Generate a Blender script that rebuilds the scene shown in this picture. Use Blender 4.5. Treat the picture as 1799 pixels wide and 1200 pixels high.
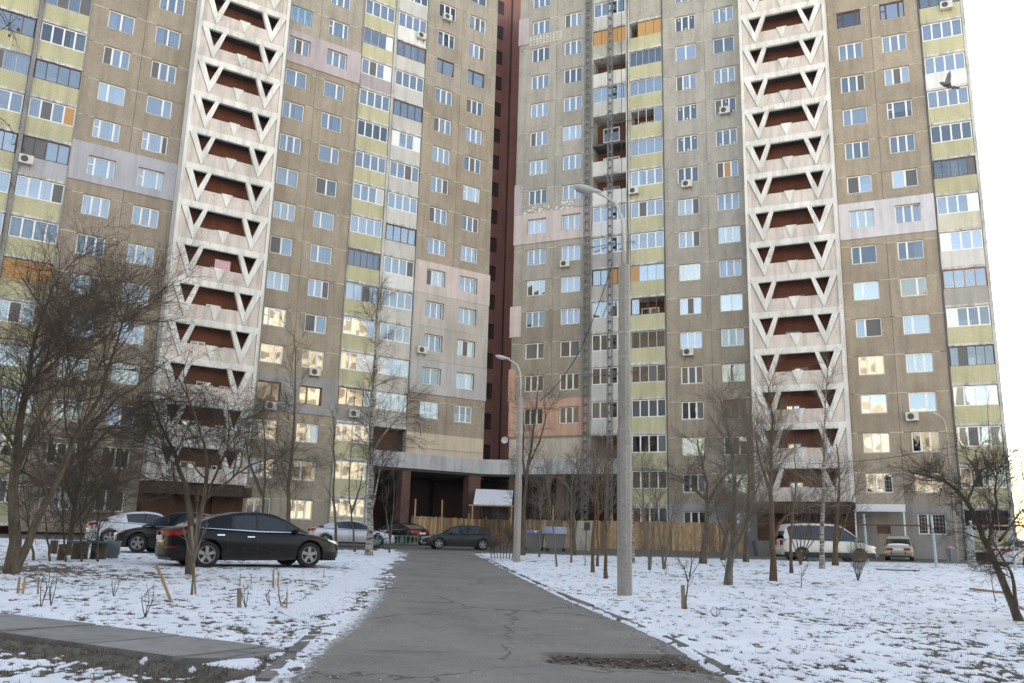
import bpy, math, random
import numpy as np
from mathutils import Vector, Matrix
random.seed(7)
for o in list(bpy.data.objects): bpy.data.objects.remove(o)
scene = bpy.context.scene
COL = scene.collection

# ---------------------------------------------------------------- camera
F_PX, PITCH, ROLL, CAM_Z = 1554.2, .2259, .0267, 1.6
_fw = np.array([0, math.cos(PITCH), math.sin(PITCH)]); _up = np.array([0, -math.sin(PITCH), math.cos(PITCH)]); _rt = np.array([1., 0, 0])
_r2 = math.cos(ROLL)*_rt + math.sin(ROLL)*_up; _u2 = -math.sin(ROLL)*_rt + math.cos(ROLL)*_up
cd = bpy.data.cameras.new('camera'); cam = bpy.data.objects.new('camera', cd); COL.objects.link(cam)
cd.sensor_width = 36; cd.lens = 36*F_PX/1799; cd.clip_end = 5000; cd.clip_start = .05
cam.matrix_world = Matrix(((_r2[0], _u2[0], -_fw[0], 0), (_r2[1], _u2[1], -_fw[1], 0), (_r2[2], _u2[2], -_fw[2], CAM_Z), (0, 0, 0, 1)))
scene.camera = cam

# ---------------------------------------------------------------- light
SUN_AZ, SUN_EL = math.radians(9), math.radians(24)      # behind the buildings: the yard lies in their shade
w = bpy.data.worlds.new('World'); scene.world = w; w.use_nodes = True
nt = w.node_tree; nt.nodes.clear()
sky = nt.nodes.new('ShaderNodeTexSky'); sky.sky_type = 'NISHITA'; sky.sun_disc = False
sky.sun_elevation = SUN_EL; sky.sun_rotation = SUN_AZ
sky.air_density = 1.0; sky.dust_density = 0.6; sky.ozone_density = 1.0; sky.altitude = 150
bg = nt.nodes.new('ShaderNodeBackground'); bg.inputs['Strength'].default_value = .15
wo = nt.nodes.new('ShaderNodeOutputWorld')
nt.links.new(sky.outputs[0], bg.inputs[0]); nt.links.new(bg.outputs[0], wo.inputs[0])
sd = bpy.data.lights.new('sun', 'SUN'); sd.energy = 4.0; sd.angle = math.radians(.6); sd.color = (1, .93, .82)
sun = bpy.data.objects.new('sun', sd); COL.objects.link(sun)
_d = Vector((math.sin(SUN_AZ)*math.cos(SUN_EL), math.cos(SUN_AZ)*math.cos(SUN_EL), math.sin(SUN_EL)))
sun.rotation_euler = (-_d).to_track_quat('-Z', 'Y').to_euler(); sun.location = (40, 120, 80)
vs = scene.view_settings
vs.view_transform = 'Standard'; vs.look = 'None'; vs.gamma = 1; vs.use_curve_mapping = False
vs.exposure = 1.98
try:
    vs.use_white_balance = True; vs.white_balance_temperature = 9200; vs.white_balance_tint = 14
except Exception: pass
scene.render.engine = 'CYCLES'
scene.cycles.max_bounces = 6; scene.cycles.transparent_max_bounces = 12; scene.cycles.diffuse_bounces = 3
scene.cycles.glossy_bounces = 3

# ---------------------------------------------------------------- helpers
def GZ(x, y): return .30 + .018*min(y, 67.) + .01*min(max(0., -x-4.), 14.)
def ray(u, v):
    q = ((u-900)/F_PX, (600-v)/F_PX)
    return _r2*q[0] + _u2*q[1] + _fw
def at(u, v, Y):                       # world point on the vertical plane y = Y
    k = ray(u, v); t = Y/k[1]; return np.array([k[0]*t, Y, CAM_Z+k[2]*t])
def ground(u, v):                      # world point on the ground
    k = ray(u, v); lo, hi = 3., 66.5
    if CAM_Z+k[2]/k[1]*hi > GZ(k[0]/k[1]*hi, hi): return np.array([k[0]/k[1]*hi, hi, GZ(k[0]/k[1]*hi, hi)])
    for _ in range(50):
        m = (lo+hi)/2; x = k[0]/k[1]*m; z = CAM_Z+k[2]/k[1]*m
        if z > GZ(x, m): lo = m
        else: hi = m
    return np.array([k[0]/k[1]*lo, lo, GZ(k[0]/k[1]*lo, lo)])

def tag(o, label=None, cat=None, group=None, kind=None):
    if label: o['label'] = label
    if cat: o['category'] = cat
    if group: o['group'] = group
    if kind: o['kind'] = kind
    return o
def empty(name, loc, rz=0, label=None, cat=None, group=None):
    o = bpy.data.objects.new(name, None); COL.objects.link(o); o.location = loc; o.rotation_euler = (0, 0, rz); o.empty_display_size = .3
    return tag(o, label, cat, group)
def put(name, me, parent=None, loc=(0, 0, 0), rot=(0, 0, 0), color=None, scale=None, label=None, cat=None, group=None, kind=None):
    o = bpy.data.objects.new(name, me); COL.objects.link(o)
    if parent is not None: o.parent = parent
    o.location = loc; o.rotation_euler = rot
    if scale is not None: o.scale = scale
    if color is not None: o.color = (*color[:3], 1)
    return tag(o, label, cat, group, kind)

class MB:
    def __init__(s): s.v = []; s.f = []; s.m = []
    def add(s, V, Fc, mi=0):
        n = len(s.v); s.v += [tuple(map(float, p)) for p in V]; s.f += [tuple(i+n for i in f) for f in Fc]; s.m += [mi]*len(Fc); return s
    def box(s, x0, x1, y0, y1, z0, z1, mi=0):
        V = [(x0, y0, z0), (x1, y0, z0), (x1, y1, z0), (x0, y1, z0), (x0, y0, z1), (x1, y0, z1), (x1, y1, z1), (x0, y1, z1)]
        return s.add(V, [(0, 3, 2, 1), (4, 5, 6, 7), (0, 1, 5, 4), (1, 2, 6, 5), (2, 3, 7, 6), (3, 0, 4, 7)], mi)
    def prism_xz(s, poly, y0, y1, mi=0):         # polygon (x,z) counter-clockwise seen from -y, extruded y0..y1
        n = len(poly); V = [(p[0], y0, p[1]) for p in poly]+[(p[0], y1, p[1]) for p in poly]
        Fc = [tuple(range(n)), tuple(reversed(range(n, 2*n)))]+[(i, i+n, (i+1) % n+n, (i+1) % n) for i in range(n)]
        return s.add(V, Fc, mi)
    def bar(s, a, b, w_, d_=None, mi=0):          # square bar from a to b
        a = Vector(a); b = Vector(b); d_ = d_ or w_; t = (b-a).normalized()
        u = t.cross(Vector((0, 0, 1)));
        if u.length < 1e-3: u = Vector((1, 0, 0))
        u.normalize(); q = t.cross(u); u = u*w_/2; q = q*d_/2
        V = [a-u-q, a+u-q, a+u+q, a-u+q, b-u-q, b+u-q, b+u+q, b-u+q]
        return s.add(V, [(0, 3, 2, 1), (4, 5, 6, 7), (0, 1, 5, 4), (1, 2, 6, 5), (2, 3, 7, 6), (3, 0, 4, 7)], mi)
    def tube(s, pts, rad, n=8, mi=0, cap=True):
        pts = [Vector(p) for p in pts]; V = []
        if not hasattr(rad, '__len__'): rad = [rad]*len(pts)
        for i, p in enumerate(pts):
            t = (pts[min(i+1, len(pts)-1)]-pts[max(i-1, 0)]).normalized()
            u = t.cross(Vector((0, 1, .001)) if abs(t.y) < .9 else Vector((1, 0, 0))).normalized(); q = t.cross(u)
            for k in range(n):
                a = 2*math.pi*k/n; V.append(p+(u*math.cos(a)+q*math.sin(a))*rad[i])
        Fc = [(i*n+k, i*n+(k+1) % n, (i+1)*n+(k+1) % n, (i+1)*n+k) for i in range(len(pts)-1) for k in range(n)]
        if cap: Fc += [tuple(reversed(range(n))), tuple(range((len(pts)-1)*n, len(pts)*n))]
        return s.add(V, Fc, mi)
    def lathe_y(s, prof, n=24, mi=0, c=(0, 0, 0)):     # profile (r, y) turned about the y axis
        V = [(c[0]+r*math.cos(2*math.pi*k/n), c[1]+y, c[2]+r*math.sin(2*math.pi*k/n)) for r, y in prof for k in range(n)]
        Fc = [(i*n+k, i*n+(k+1) % n, (i+1)*n+(k+1) % n, (i+1)*n+k) for i in range(len(prof)-1) for k in range(n)]
        return s.add(V, Fc, mi)
    def lathe_z(s, prof, n=16, mi=0, c=(0, 0, 0)):
        V = [(c[0]+r*math.cos(2*math.pi*k/n), c[1]+r*math.sin(2*math.pi*k/n), c[2]+z) for r, z in prof for k in range(n)]
        Fc = [(i*n+k, i*n+(k+1) % n, (i+1)*n+(k+1) % n, (i+1)*n+k) for i in range(len(prof)-1) for k in range(n)]
        return s.add(V, Fc, mi)
    def mesh(s, name, mats, smooth=False):
        me = bpy.data.meshes.new(name); me.from_pydata(s.v, [], s.f)
        if not isinstance(mats, (list, tuple)): mats = [mats]
        for m_ in mats: me.materials.append(m_)
        me.polygons.foreach_set('material_index', s.m)
        if smooth: me.polygons.foreach_set('use_smooth', [True]*len(s.f))
        me.update(); return me
def npmesh(name, V, Fc, mats, smooth=False):       # numpy fast path; Fc (n,3|4)
    me = bpy.data.meshes.new(name); V = np.asarray(V, dtype=np.float32); Fc = np.asarray(Fc, dtype=np.int32)
    me.vertices.add(len(V)); me.vertices.foreach_set('co', V.ravel())
    n, k = Fc.shape; me.loops.add(n*k); me.loops.foreach_set('vertex_index', Fc.ravel())
    me.polygons.add(n); me.polygons.foreach_set('loop_start', np.arange(0, n*k, k, dtype=np.int32)); me.polygons.foreach_set('loop_total', np.full(n, k, dtype=np.int32))
    if not isinstance(mats, (list, tuple)): mats = [mats]
    for m_ in mats: me.materials.append(m_)
    if smooth: me.polygons.foreach_set('use_smooth', np.ones(n, dtype=bool))
    me.update(calc_edges=True); me.validate(); return me
_cache = {}
def cached(key, fn):
    if key not in _cache: _cache[key] = fn()
    return _cache[key]

# ---------------------------------------------------------------- value noise for geometry
_rng = np.random.RandomState(3); _T = _rng.rand(256, 256)
def vnoise(x, y):
    x = np.asarray(x, float); y = np.asarray(y, float)
    xi = np.floor(x).astype(int); yi = np.floor(y).astype(int); fx = x-xi; fy = y-yi
    fx = fx*fx*(3-2*fx); fy = fy*fy*(3-2*fy)
    a = _T[xi % 256, yi % 256]; b = _T[(xi+1) % 256, yi % 256]; c = _T[xi % 256, (yi+1) % 256]; d = _T[(xi+1) % 256, (yi+1) % 256]
    return (a*(1-fx)+b*fx)*(1-fy)+(c*(1-fx)+d*fx)*fy
def fbm(x, y, o=4):
    s = 0; a = .5; n = 0
    for i in range(o): s = s+a*vnoise(x*2**i+17*i, y*2**i+31*i); n += a; a *= .5
    return s/n

# ---------------------------------------------------------------- materials
def lin(r, g, b): return tuple(((c/255)/12.92 if c/255 <= .04045 else ((c/255+.055)/1.055)**2.4) for c in (r, g, b))
def newmat(name):
    m = bpy.data.materials.new(name); m.use_nodes = True; t = m.node_tree; b = t.nodes['Principled BSDF']; return m, t, b
def N(t, kind, **kw):
    n = t.nodes.new(kind)
    for k, v in kw.items(): setattr(n, k, v)
    return n
def noise(t, scale, detail=3, rough=.6, vec=None):
    n = N(t, 'ShaderNodeTexNoise'); n.inputs['Scale'].default_value = scale; n.inputs['Detail'].default_value = detail; n.inputs['Roughness'].default_value = rough
    if vec: t.links.new(vec, n.inputs['Vector'])
    return n
def ramp(t, fac, stops):
    r = N(t, 'ShaderNodeValToRGB'); e = r.color_ramp.elements
    while len(e) < len(stops): e.new(.5)
    for i, (p, c) in enumerate(stops): e[i].position = p; e[i].color = (*c, 1) if len(c) == 3 else c
    t.links.new(fac, r.inputs[0]); return r
def mixc(t, a, b, fac, mode='MIX'):
    m = N(t, 'ShaderNodeMix', data_type='RGBA', blend_type=mode)
    for s, v in ((6, a), (7, b), (0, fac)):
        if hasattr(v, 'links'): t.links.new(v, m.inputs[s])
        elif isinstance(v, (int, float)): m.inputs[s].default_value = v
        else: m.inputs[s].default_value = (*v[:3], 1)
    return m.outputs[2]
def pos(t, sc=(1, 1, 1)):
    g = N(t, 'ShaderNodeNewGeometry'); mp = N(t, 'ShaderNodeMapping'); mp.inputs['Scale'].default_value = sc
    t.links.new(g.outputs['Position'], mp.inputs['Vector']); return mp.outputs[0]
def bump(t, b, h, strength=.3, dist=.02):
    n = N(t, 'ShaderNodeBump'); n.inputs['Strength'].default_value = strength; n.inputs['Distance'].default_value = dist
    t.links.new(h, n.inputs['Height']); t.links.new(n.outputs[0], b.inputs['Normal'])
G3 = lambda v: (v, v, v)
def plain(name, col, rough=.6, metal=0, var=.12, scale=6, objcol=False, spec=.5, bstr=0):
    m, t, b = newmat(name); b.inputs['Roughness'].default_value = rough; b.inputs['Metallic'].default_value = metal; b.inputs['Specular IOR Level'].default_value = spec
    n = noise(t, scale, 4, .65, pos(t)); r = ramp(t, n.outputs[0], [(.3, G3(1-var)), (.7, G3(1+var*.4))])
    base = col
    if objcol: base = N(t, 'ShaderNodeObjectInfo').outputs['Color']
    t.links.new(mixc(t, base, r.outputs[0], 1., 'MULTIPLY'), b.inputs['Base Color'])
    if bstr: bump(t, b, n.outputs[0], bstr, .02)
    return m
def streaky(name, grain=60, gstr=.35, stain=.3, objcol=True, col=(.3, .27, .22), rough=.9, brick=None, bumpd=.01, mold=0):
    """weathered concrete / plaster: grain, soft blotches and vertical rain streaks on the object's own colour"""
    m, t, b = newmat(name); b.inputs['Roughness'].default_value = rough; b.inputs['Specular IOR Level'].default_value = .2
    base = N(t, 'ShaderNodeObjectInfo').outputs['Color'] if objcol else col
    g = noise(t, grain, 3, .7, pos(t)); gr = ramp(t, g.outputs[0], [(.25, G3(1-gstr)), (.75, G3(1+gstr))])
    bl = noise(t, .45, 5, .6, pos(t)); br = ramp(t, bl.outputs[0], [(.3, G3(1-stain*.55)), (.7, G3(1.06))])
    st = noise(t, 2.2, 4, .6, pos(t, (1, 1, .12))); sr = ramp(t, st.outputs[0], [(.34, G3(1-stain)), (.56, G3(1))])
    mo = noise(t, 5.5, 4, .75, pos(t)); mor = ramp(t, mo.outputs[0], [(.3, G3(1-gstr*.6)), (.7, G3(1+gstr*.35))])
    c = mixc(t, base, gr.outputs[0], 1., 'MULTIPLY'); c = mixc(t, c, mor.outputs[0], 1., 'MULTIPLY'); c = mixc(t, c, br.outputs[0], 1., 'MULTIPLY'); c = mixc(t, c, sr.outputs[0], .8, 'MULTIPLY')
    if mold:
        mg = noise(t, .7, 3, .6, pos(t)); ms = noise(t, 7, 6, .8, pos(t, (1, 1, 1.6))); mm = N(t, 'ShaderNodeMath', operation='MULTIPLY'); t.links.new(mg.outputs[0], mm.inputs[0]); t.links.new(ms.outputs[0], mm.inputs[1])
        mr_ = ramp(t, mm.outputs[0], [(.32, G3(0)), (.40, G3(mold))]); c = mixc(t, c, (.07, .065, .06), mr_.outputs[0])
    if brick:
        tc = N(t, 'ShaderNodeTexCoord'); mp = N(t, 'ShaderNodeMapping'); mp.inputs['Rotation'].default_value = (math.pi/2, 0, 0)
        t.links.new(tc.outputs['Object'], mp.inputs['Vector'])
        bk = N(t, 'ShaderNodeTexBrick'); bk.inputs['Scale'].default_value = 1; bk.offset = brick[4]
        bk.inputs['Brick Width'].default_value = brick[0]; bk.inputs['Row Height'].default_value = brick[1]; bk.inputs['Mortar Size'].default_value = brick[2]; bk.inputs['Mortar Smooth'].default_value = .1
        bk.inputs['Color1'].default_value = (1, 1, 1, 1); bk.inputs['Color2'].default_value = (*G3(brick[5]), 1); bk.inputs['Mortar'].default_value = (*G3(brick[3]), 1)
        t.links.new(mp.outputs[0], bk.inputs['Vector']); c = mixc(t, c, bk.outputs[0], 1., 'MULTIPLY')
    t.links.new(c, b.inputs['Base Color']); bump(t, b, g.outputs[0], .5, bumpd); return m
def glassmat(name, refl=.19, tint=(.62, .69, .74), wav=.0035):
    m, t, b = newmat(name); t.nodes.remove(b); out = [n for n in t.nodes if n.type == 'OUTPUT_MATERIAL'][0]
    tr = N(t, 'ShaderNodeBsdfTransparent'); tr.inputs[0].default_value = (*tint, 1)
    gl = N(t, 'ShaderNodeBsdfGlossy'); gl.inputs['Roughness'].default_value = .015; gl.inputs['Color'].default_value = (.90, .95, 1, 1)
    nz = noise(t, .9, 1, .5, pos(t)); bp = N(t, 'ShaderNodeBump'); bp.inputs['Strength'].default_value = 1; bp.inputs['Distance'].default_value = wav
    t.links.new(nz.outputs[0], bp.inputs['Height']); t.links.new(bp.outputs[0], gl.inputs['Normal'])
    fr = N(t, 'ShaderNodeFresnel'); fr.inputs[0].default_value = 1.5
    mr = N(t, 'ShaderNodeMapRange'); mr.inputs[3].default_value = refl; mr.inputs[4].default_value = 1; t.links.new(fr.outputs[0], mr.inputs[0])
    mx = N(t, 'ShaderNodeMixShader'); t.links.new(mr.outputs[0], mx.inputs[0]); t.links.new(tr.outputs[0], mx.inputs[1]); t.links.new(gl.outputs[0], mx.inputs[2])
    t.links.new(mx.outputs[0], out.inputs[0]); return m

M = {}
M['panel'] = streaky('aggregate_panel', 30, .28, .24)
M['plaster'] = streaky('plaster', 14, .08, .22, bumpd=.004)
M['tower'] = streaky('painted_concrete', 25, .1, .3, bumpd=.004, mold=.4)
M['tile_parapet'] = streaky('tiled_parapet', 20, .08, .2, brick=(.24, .095, .012, .72, .5, .92), bumpd=.003)
M['brick'] = streaky('brown_brick_tile', 20, .15, .25, brick=(.24, .08, .01, .7, .5, .75), bumpd=.003)
M['slab'] = streaky('weathered_slab', 18, .3, .55, bumpd=.03, mold=.9)
M['core'] = plain('dark_interior', (.05, .05, .052), .9)  # near-black colour stands in for the shade of unlit rooms and ceilings
M['frame'] = plain('window_frame', (.8, .8, .8), .35, objcol=True, var=.06)
M['glass'] = glassmat('window_glass')
M['glass_dim'] = glassmat('window_glass_dim', .07); M['glass_bright'] = glassmat('window_glass_bright', .27); M['screen'] = plain('insect_screen', (.13, .13, .14), .7, var=.1)
M['cloth'] = plain('curtain_cloth', (.6, .6, .6), .9, objcol=True, var=.15, scale=3)
M['metal'] = plain('painted_metal', (.3, .3, .3), .5, objcol=True, var=.2, scale=10)
M['seam'] = plain('joint_sealant', (.62, .58, .5), .8, var=.35, scale=3)
M['ply'] = plain('chipboard', (.55, .3, .13), .8, var=.3, scale=20)
M['roofmat'] = plain('roofing', (.1, .1, .1), .9)
M['ac'] = plain('ac_plastic', (.62, .6, .55), .5, var=.1)
M['acdark'] = plain('ac_grille', (.06, .06, .06), .6)
M['rope'] = plain('black_cable', (.02, .02, .02), .7)
def corrug(name, col, pitch):
    m = plain(name, col, .55, var=.2, scale=2); t = m.node_tree; b = t.nodes['Principled BSDF']
    wv = N(t, 'ShaderNodeTexWave'); wv.bands_direction = 'Z'; wv.inputs['Scale'].default_value = pitch; t.links.new(pos(t), wv.inputs[0]); bump(t, b, wv.outputs[1], .8, .02); return m
M['siding'] = streaky('white_siding', 12, .1, .35, objcol=False, col=(.55, .55, .57), bumpd=.004)
# ================================================================= the apartment building
LA, LY, RA, RY = .5913, 75.906, -.4289, 74.355
ZB, ZT = 1.40, 53.6
def WT(k): return 4.42+2.8*k                      # top of the windows on floor k
WW, WH = 1.75, 1.40
rnd = random.Random(11)
def jit(c, a=.06):
    f = 1+rnd.uniform(-a, a); return tuple(x*f for x in c)
BROWN = lin(166, 153, 139); GREYP = lin(174, 168, 161)
WHITE = (.80, .80, .80); DBROWN = (.10, .045, .03); RBROWN = (.23, .085, .045); CYAN = (.22, .52, .68); STEEL = (.42, .43, .45)
YELLOW = lin(200, 195, 163); PWHITE = lin(210, 208, 205)

def split_of(style):
    return {'tri': [1/3, 2/3], 'dbl': [.5], 'asl': [.36], 'asr': [.64], 'sov': [.24, .76]}[style]
def window_meshes(style, w_, h_):
    def mk():
        m = MB(); t = .08; d0, d1 = 0, .07
        m.box(0, w_, d0, d1, 0, t); m.box(0, w_, d0, d1, h_-t, h_); m.box(0, t, d0, d1, t, h_-t); m.box(w_-t, w_, d0, d1, t, h_-t)
        xs = [0]+[s*w_ for s in split_of(style)]+[w_]; mw = .125 if style != 'sov' else .13
        for x in xs[1:-1]: m.box(x-mw/2, x+mw/2, d0-.004, d1-.004, t, h_-t)
        panes = []
        for i in range(len(xs)-1):
            a = t if i == 0 else xs[i]+mw/2; b = w_-t if i == len(xs)-2 else xs[i+1]-mw/2
            if style == 'sov' and i == 0:
                zc = h_*.58; m.box(a, b, d0, d1, zc-.04, zc+.04); panes += [(a, b, t, zc-.04), (a, b, zc+.04, h_-t)]
            else: panes.append((a, b, t, h_-t))
        return m.mesh('window_frame', M['frame']), panes
    return cached(('win', style, round(w_, 2), round(h_, 2)), mk)
def pane_mesh(w_, h_, g='glass'):
    return cached(('pane', round(w_, 2), round(h_, 2), g), lambda: MB().box(-w_/2, w_/2, -.004, .004, -h_/2, h_/2).mesh('pane', M[g]))
def curtain_mesh(w_, h_):
    def mk():
        n = max(6, int(w_/.06)); V = []; Fc = []
        for i in range(n+1):
            x = w_*i/n; y = .035*math.sin(i*1.25)+.012*math.sin(i*2.9)
            V += [(x, y, 0), (x, y, h_)]
        for i in range(n): Fc.append((2*i, 2*i+2, 2*i+3, 2*i+1))
        return MB().add(V, Fc).mesh('curtain', M['cloth'], True)
    return cached(('cur', round(w_, 1), round(h_, 1)), mk)
def add_panes(owner, panes, y=.03, tilt=.005):
    tx, tz = rnd.gauss(0, .028), rnd.gauss(0, .028)
    g = rnd.choice(['glass', 'glass', 'glass', 'glass_dim', 'glass_bright']); sc = rnd.randrange(len(panes)) if rnd.random() < .22 else -1
    for i, (a, b, c, d) in enumerate(panes):
        if b-a < .03: continue
        put('pane', pane_mesh(b-a, d-c, 'screen' if i == sc else g), owner, ((a+b)/2, y, (c+d)/2), (tx+rnd.gauss(0, tilt), 0, tz+rnd.gauss(0, tilt)))
def window(root, s, z, style='tri', col=WHITE, w_=WW, h_=WH, y=.13, sill=True, curtain=None, grille=False, ply=None, tape=False):
    me, panes = window_meshes(style, w_, h_)
    o = put('window', me, root, (s, y, z), color=jit(col, .05))
    if ply is not None:
        a, b, c, d = panes[ply]; put('board', MB().box(a, b, .02, .05, c, d).mesh('board', M['ply']), o); panes = panes[:ply]+panes[ply+1:]
    add_panes(o, panes)
    if sill: put('sill', cached(('sill', w_), lambda: MB().add([(-.04, -.16, -.05), (w_+.04, -.16, -.05), (w_+.04, .02, -.004), (-.04, .02, -.004), (-.04, -.16, -.065), (w_+.04, -.16, -.065), (w_+.04, .02, -.06), (-.04, .02, -.06)], [(0, 1, 2, 3), (7, 6, 5, 4), (0, 4, 5, 1), (1, 5, 6, 2), (3, 7, 4, 0)]).mesh('sill', M['frame'])), o, color=(.55, .54, .52))
    cu = curtain if curtain is not None else rnd.choice(['full', 'sides', 'left', 'right', 'none', 'half', 'full', 'none', 'sides'])
    cc = jit(rnd.choice([(.75, .76, .78), (.68, .72, .78), (.72, .68, .6), (.5, .55, .62), (.6, .66, .66)]), .1)
    if cu == 'full': put('curtain', curtain_mesh(w_-.1, h_-.08), o, (.05, .20, .04), color=cc)
    if cu in ('sides', 'left'): put('curtain', curtain_mesh(w_*.33, h_-.08), o, (.05, .20, .04), color=cc)
    if cu in ('sides', 'right'): put('curtain', curtain_mesh(w_*.33, h_-.08), o, (w_*.63, .20, .04), color=cc)
    if cu == 'half': put('curtain', curtain_mesh(w_-.1, h_*.5), o, (.05, .20, .04+rnd.choice([0, h_*.42])), color=cc)
    if cu in ('none', 'sides', 'left', 'right') and rnd.random() < .55:
        for _ in range(rnd.randint(1, 3)):
            q = rnd.uniform(.5, 1.3); put('house_plant', cached('pot', lambda: MB().lathe_z([(0, 0), (.05, 0), (.07, .12), (.03, .13), (.10, .2), (.12, .28), (.05, .38), (0, .4)], 7).mesh('house_plant', M['cloth'])), o, (rnd.uniform(.15, w_-.15), .22, .05), scale=(q, q, q*rnd.uniform(.6, 1.4)), color=rnd.choice([(.12, .2, .08), (.5, .45, .4), (.5, .2, .15), (.6, .6, .6), (.2, .25, .1)]))
    if grille:
        g = MB()
        for i in range(9): g.box(w_*i/8-.008, w_*i/8+.008, -.05, -.034, 0, h_)
        for i in range(6): g.box(0, w_, -.056, -.04, h_*i/5-.008, h_*i/5+.008)
        put('grille', g.mesh('grille', M['metal']), o, color=(.55, .55, .55))
    if tape:
        for i, (a, b, c, d) in enumerate(panes):
            zz = d-.2 if (i+tape) % 2 else c+.12
            put('sticker', cached('stk', lambda: MB().box(-.05, .05, -.014, -.010, -.06, .06).mesh('sticker', M['frame'])), o, ((a+b)/2+rnd.uniform(-.05, .1), .03, zz), (0, rnd.uniform(-.5, .5), 0), color=(.85, .85, .85))
    return o
def panel_mesh(w_, a, b, hsill):      # wall panel of width w_, notch a..b from hsill up; joints left open all round
    def mk():
        g = .012; H = 2.8; poly = [(g, g), (w_-g, g), (w_-g, H-g), (b, H-g), (b, hsill), (a, hsill), (a, H-g), (g, H-g)]
        n = 8; V = [(x, 0, z) for x, z in poly]+[(x, .28, z) for x, z in poly]
        Fc = [(0, 1, 4, 5), (0, 5, 6, 7), (1, 2, 3, 4), (8+5, 8+4, 8+1, 8+0), (8+7, 8+6, 8+5, 8+0), (8+4, 8+3, 8+2, 8+1)]
        Fc += [(i, i+n, (i+1) % n+n, (i+1) % n) for i in range(n)]
        return MB().add(V, Fc).mesh('wall_panel', M['panel'])
    return cached(('pan', round(w_, 2), round(a, 2), round(b, 2), hsill), mk)
def seam_mesh(segs, seed):
    r = random.Random(seed); m = MB()
    for a, b in segs:
        n = max(2, int((b-a)/.35)); x = a
        for i in range(n):
            x2 = a+(b-a)*(i+1)/n; h = r.uniform(.012, .028); h2 = r.uniform(.012, .028)
            if r.random() < .82: m.box(x, x2-.001, -.012, .02, -h, h2)
            x = x2
    return m.mesh('joint_seam', M['seam'])
def overlay(root, s0, s1, z0, z1, holes, col, th=.09, name='insulation_panel', mat='plaster'):
    """slab of insulation on the wall with window openings; holes = [(a,b,c,d)] sorted by a"""
    m = MB(); xs = s0
    for a, b, c, d in holes:
        if a > xs: m.box(xs, a-.0005, -th, -.003, z0, z1)
        m.box(a, b-.0005, -th, -.003, z0, c); m.box(a, b-.0005, -th, -.003, d, z1)
        m.box(a-.02, a+.0, -th+.002, .09, c, d); m.box(b-.0, b+.02, -th+.002, .09, c, d)
        xs = b
    m.box(xs, s1, -th, -.003, z0, z1)
    return put(name, m.mesh(name, M[mat]), root, color=col)

def panel_section(root, s0, s1, wins, k0, k1, base, specs, overlays={}, seed=0):
    mid = (wins[0]+WW+wins[1])/2; r = random.Random(seed)
    for k in range(k0, k1+1):
        z = WT(k-1)
        for (a, b, ws) in ((s0, mid, wins[0]), (mid, s1, wins[1])):
            t = .5+.5*math.sin(k*1.7+a); c = base(k)
            q = .91+.15*r.random(); c = tuple(x*q for x in c)
            put('wall_panel', panel_mesh(b-a, ws-a, ws-a+WW, 1.40), root, (a, 0, z), color=c)
        if k not in overlays: put('joint_seam', seam_mesh([(s0+.02, wins[0]-.02), (wins[0]+WW+.02, wins[1]-.02), (wins[1]+WW+.02, s1-.02)], seed*100+k), root, (0, 0, WT(k)), kind='stuff')
        for j, ws in enumerate(wins):
            sp = dict(specs.get((j, k), {}))
            if sp.get('skip'): continue
            if 'style' not in sp: sp['style'] = r.choice(['tri', 'tri', 'tri', 'tri', 'asl', 'asr', 'dbl', 'tri'])
            window(root, ws, z+1.40, **sp)
    for k, (col, za, zb, ext) in overlays.items():
        holes = [(ws, ws+WW, WT(k)-1.40, WT(k)) for ws in wins]
        overlay(root, s0-ext[0], s1+ext[1], WT(k)+za, WT(k)+zb, holes, col)

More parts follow.
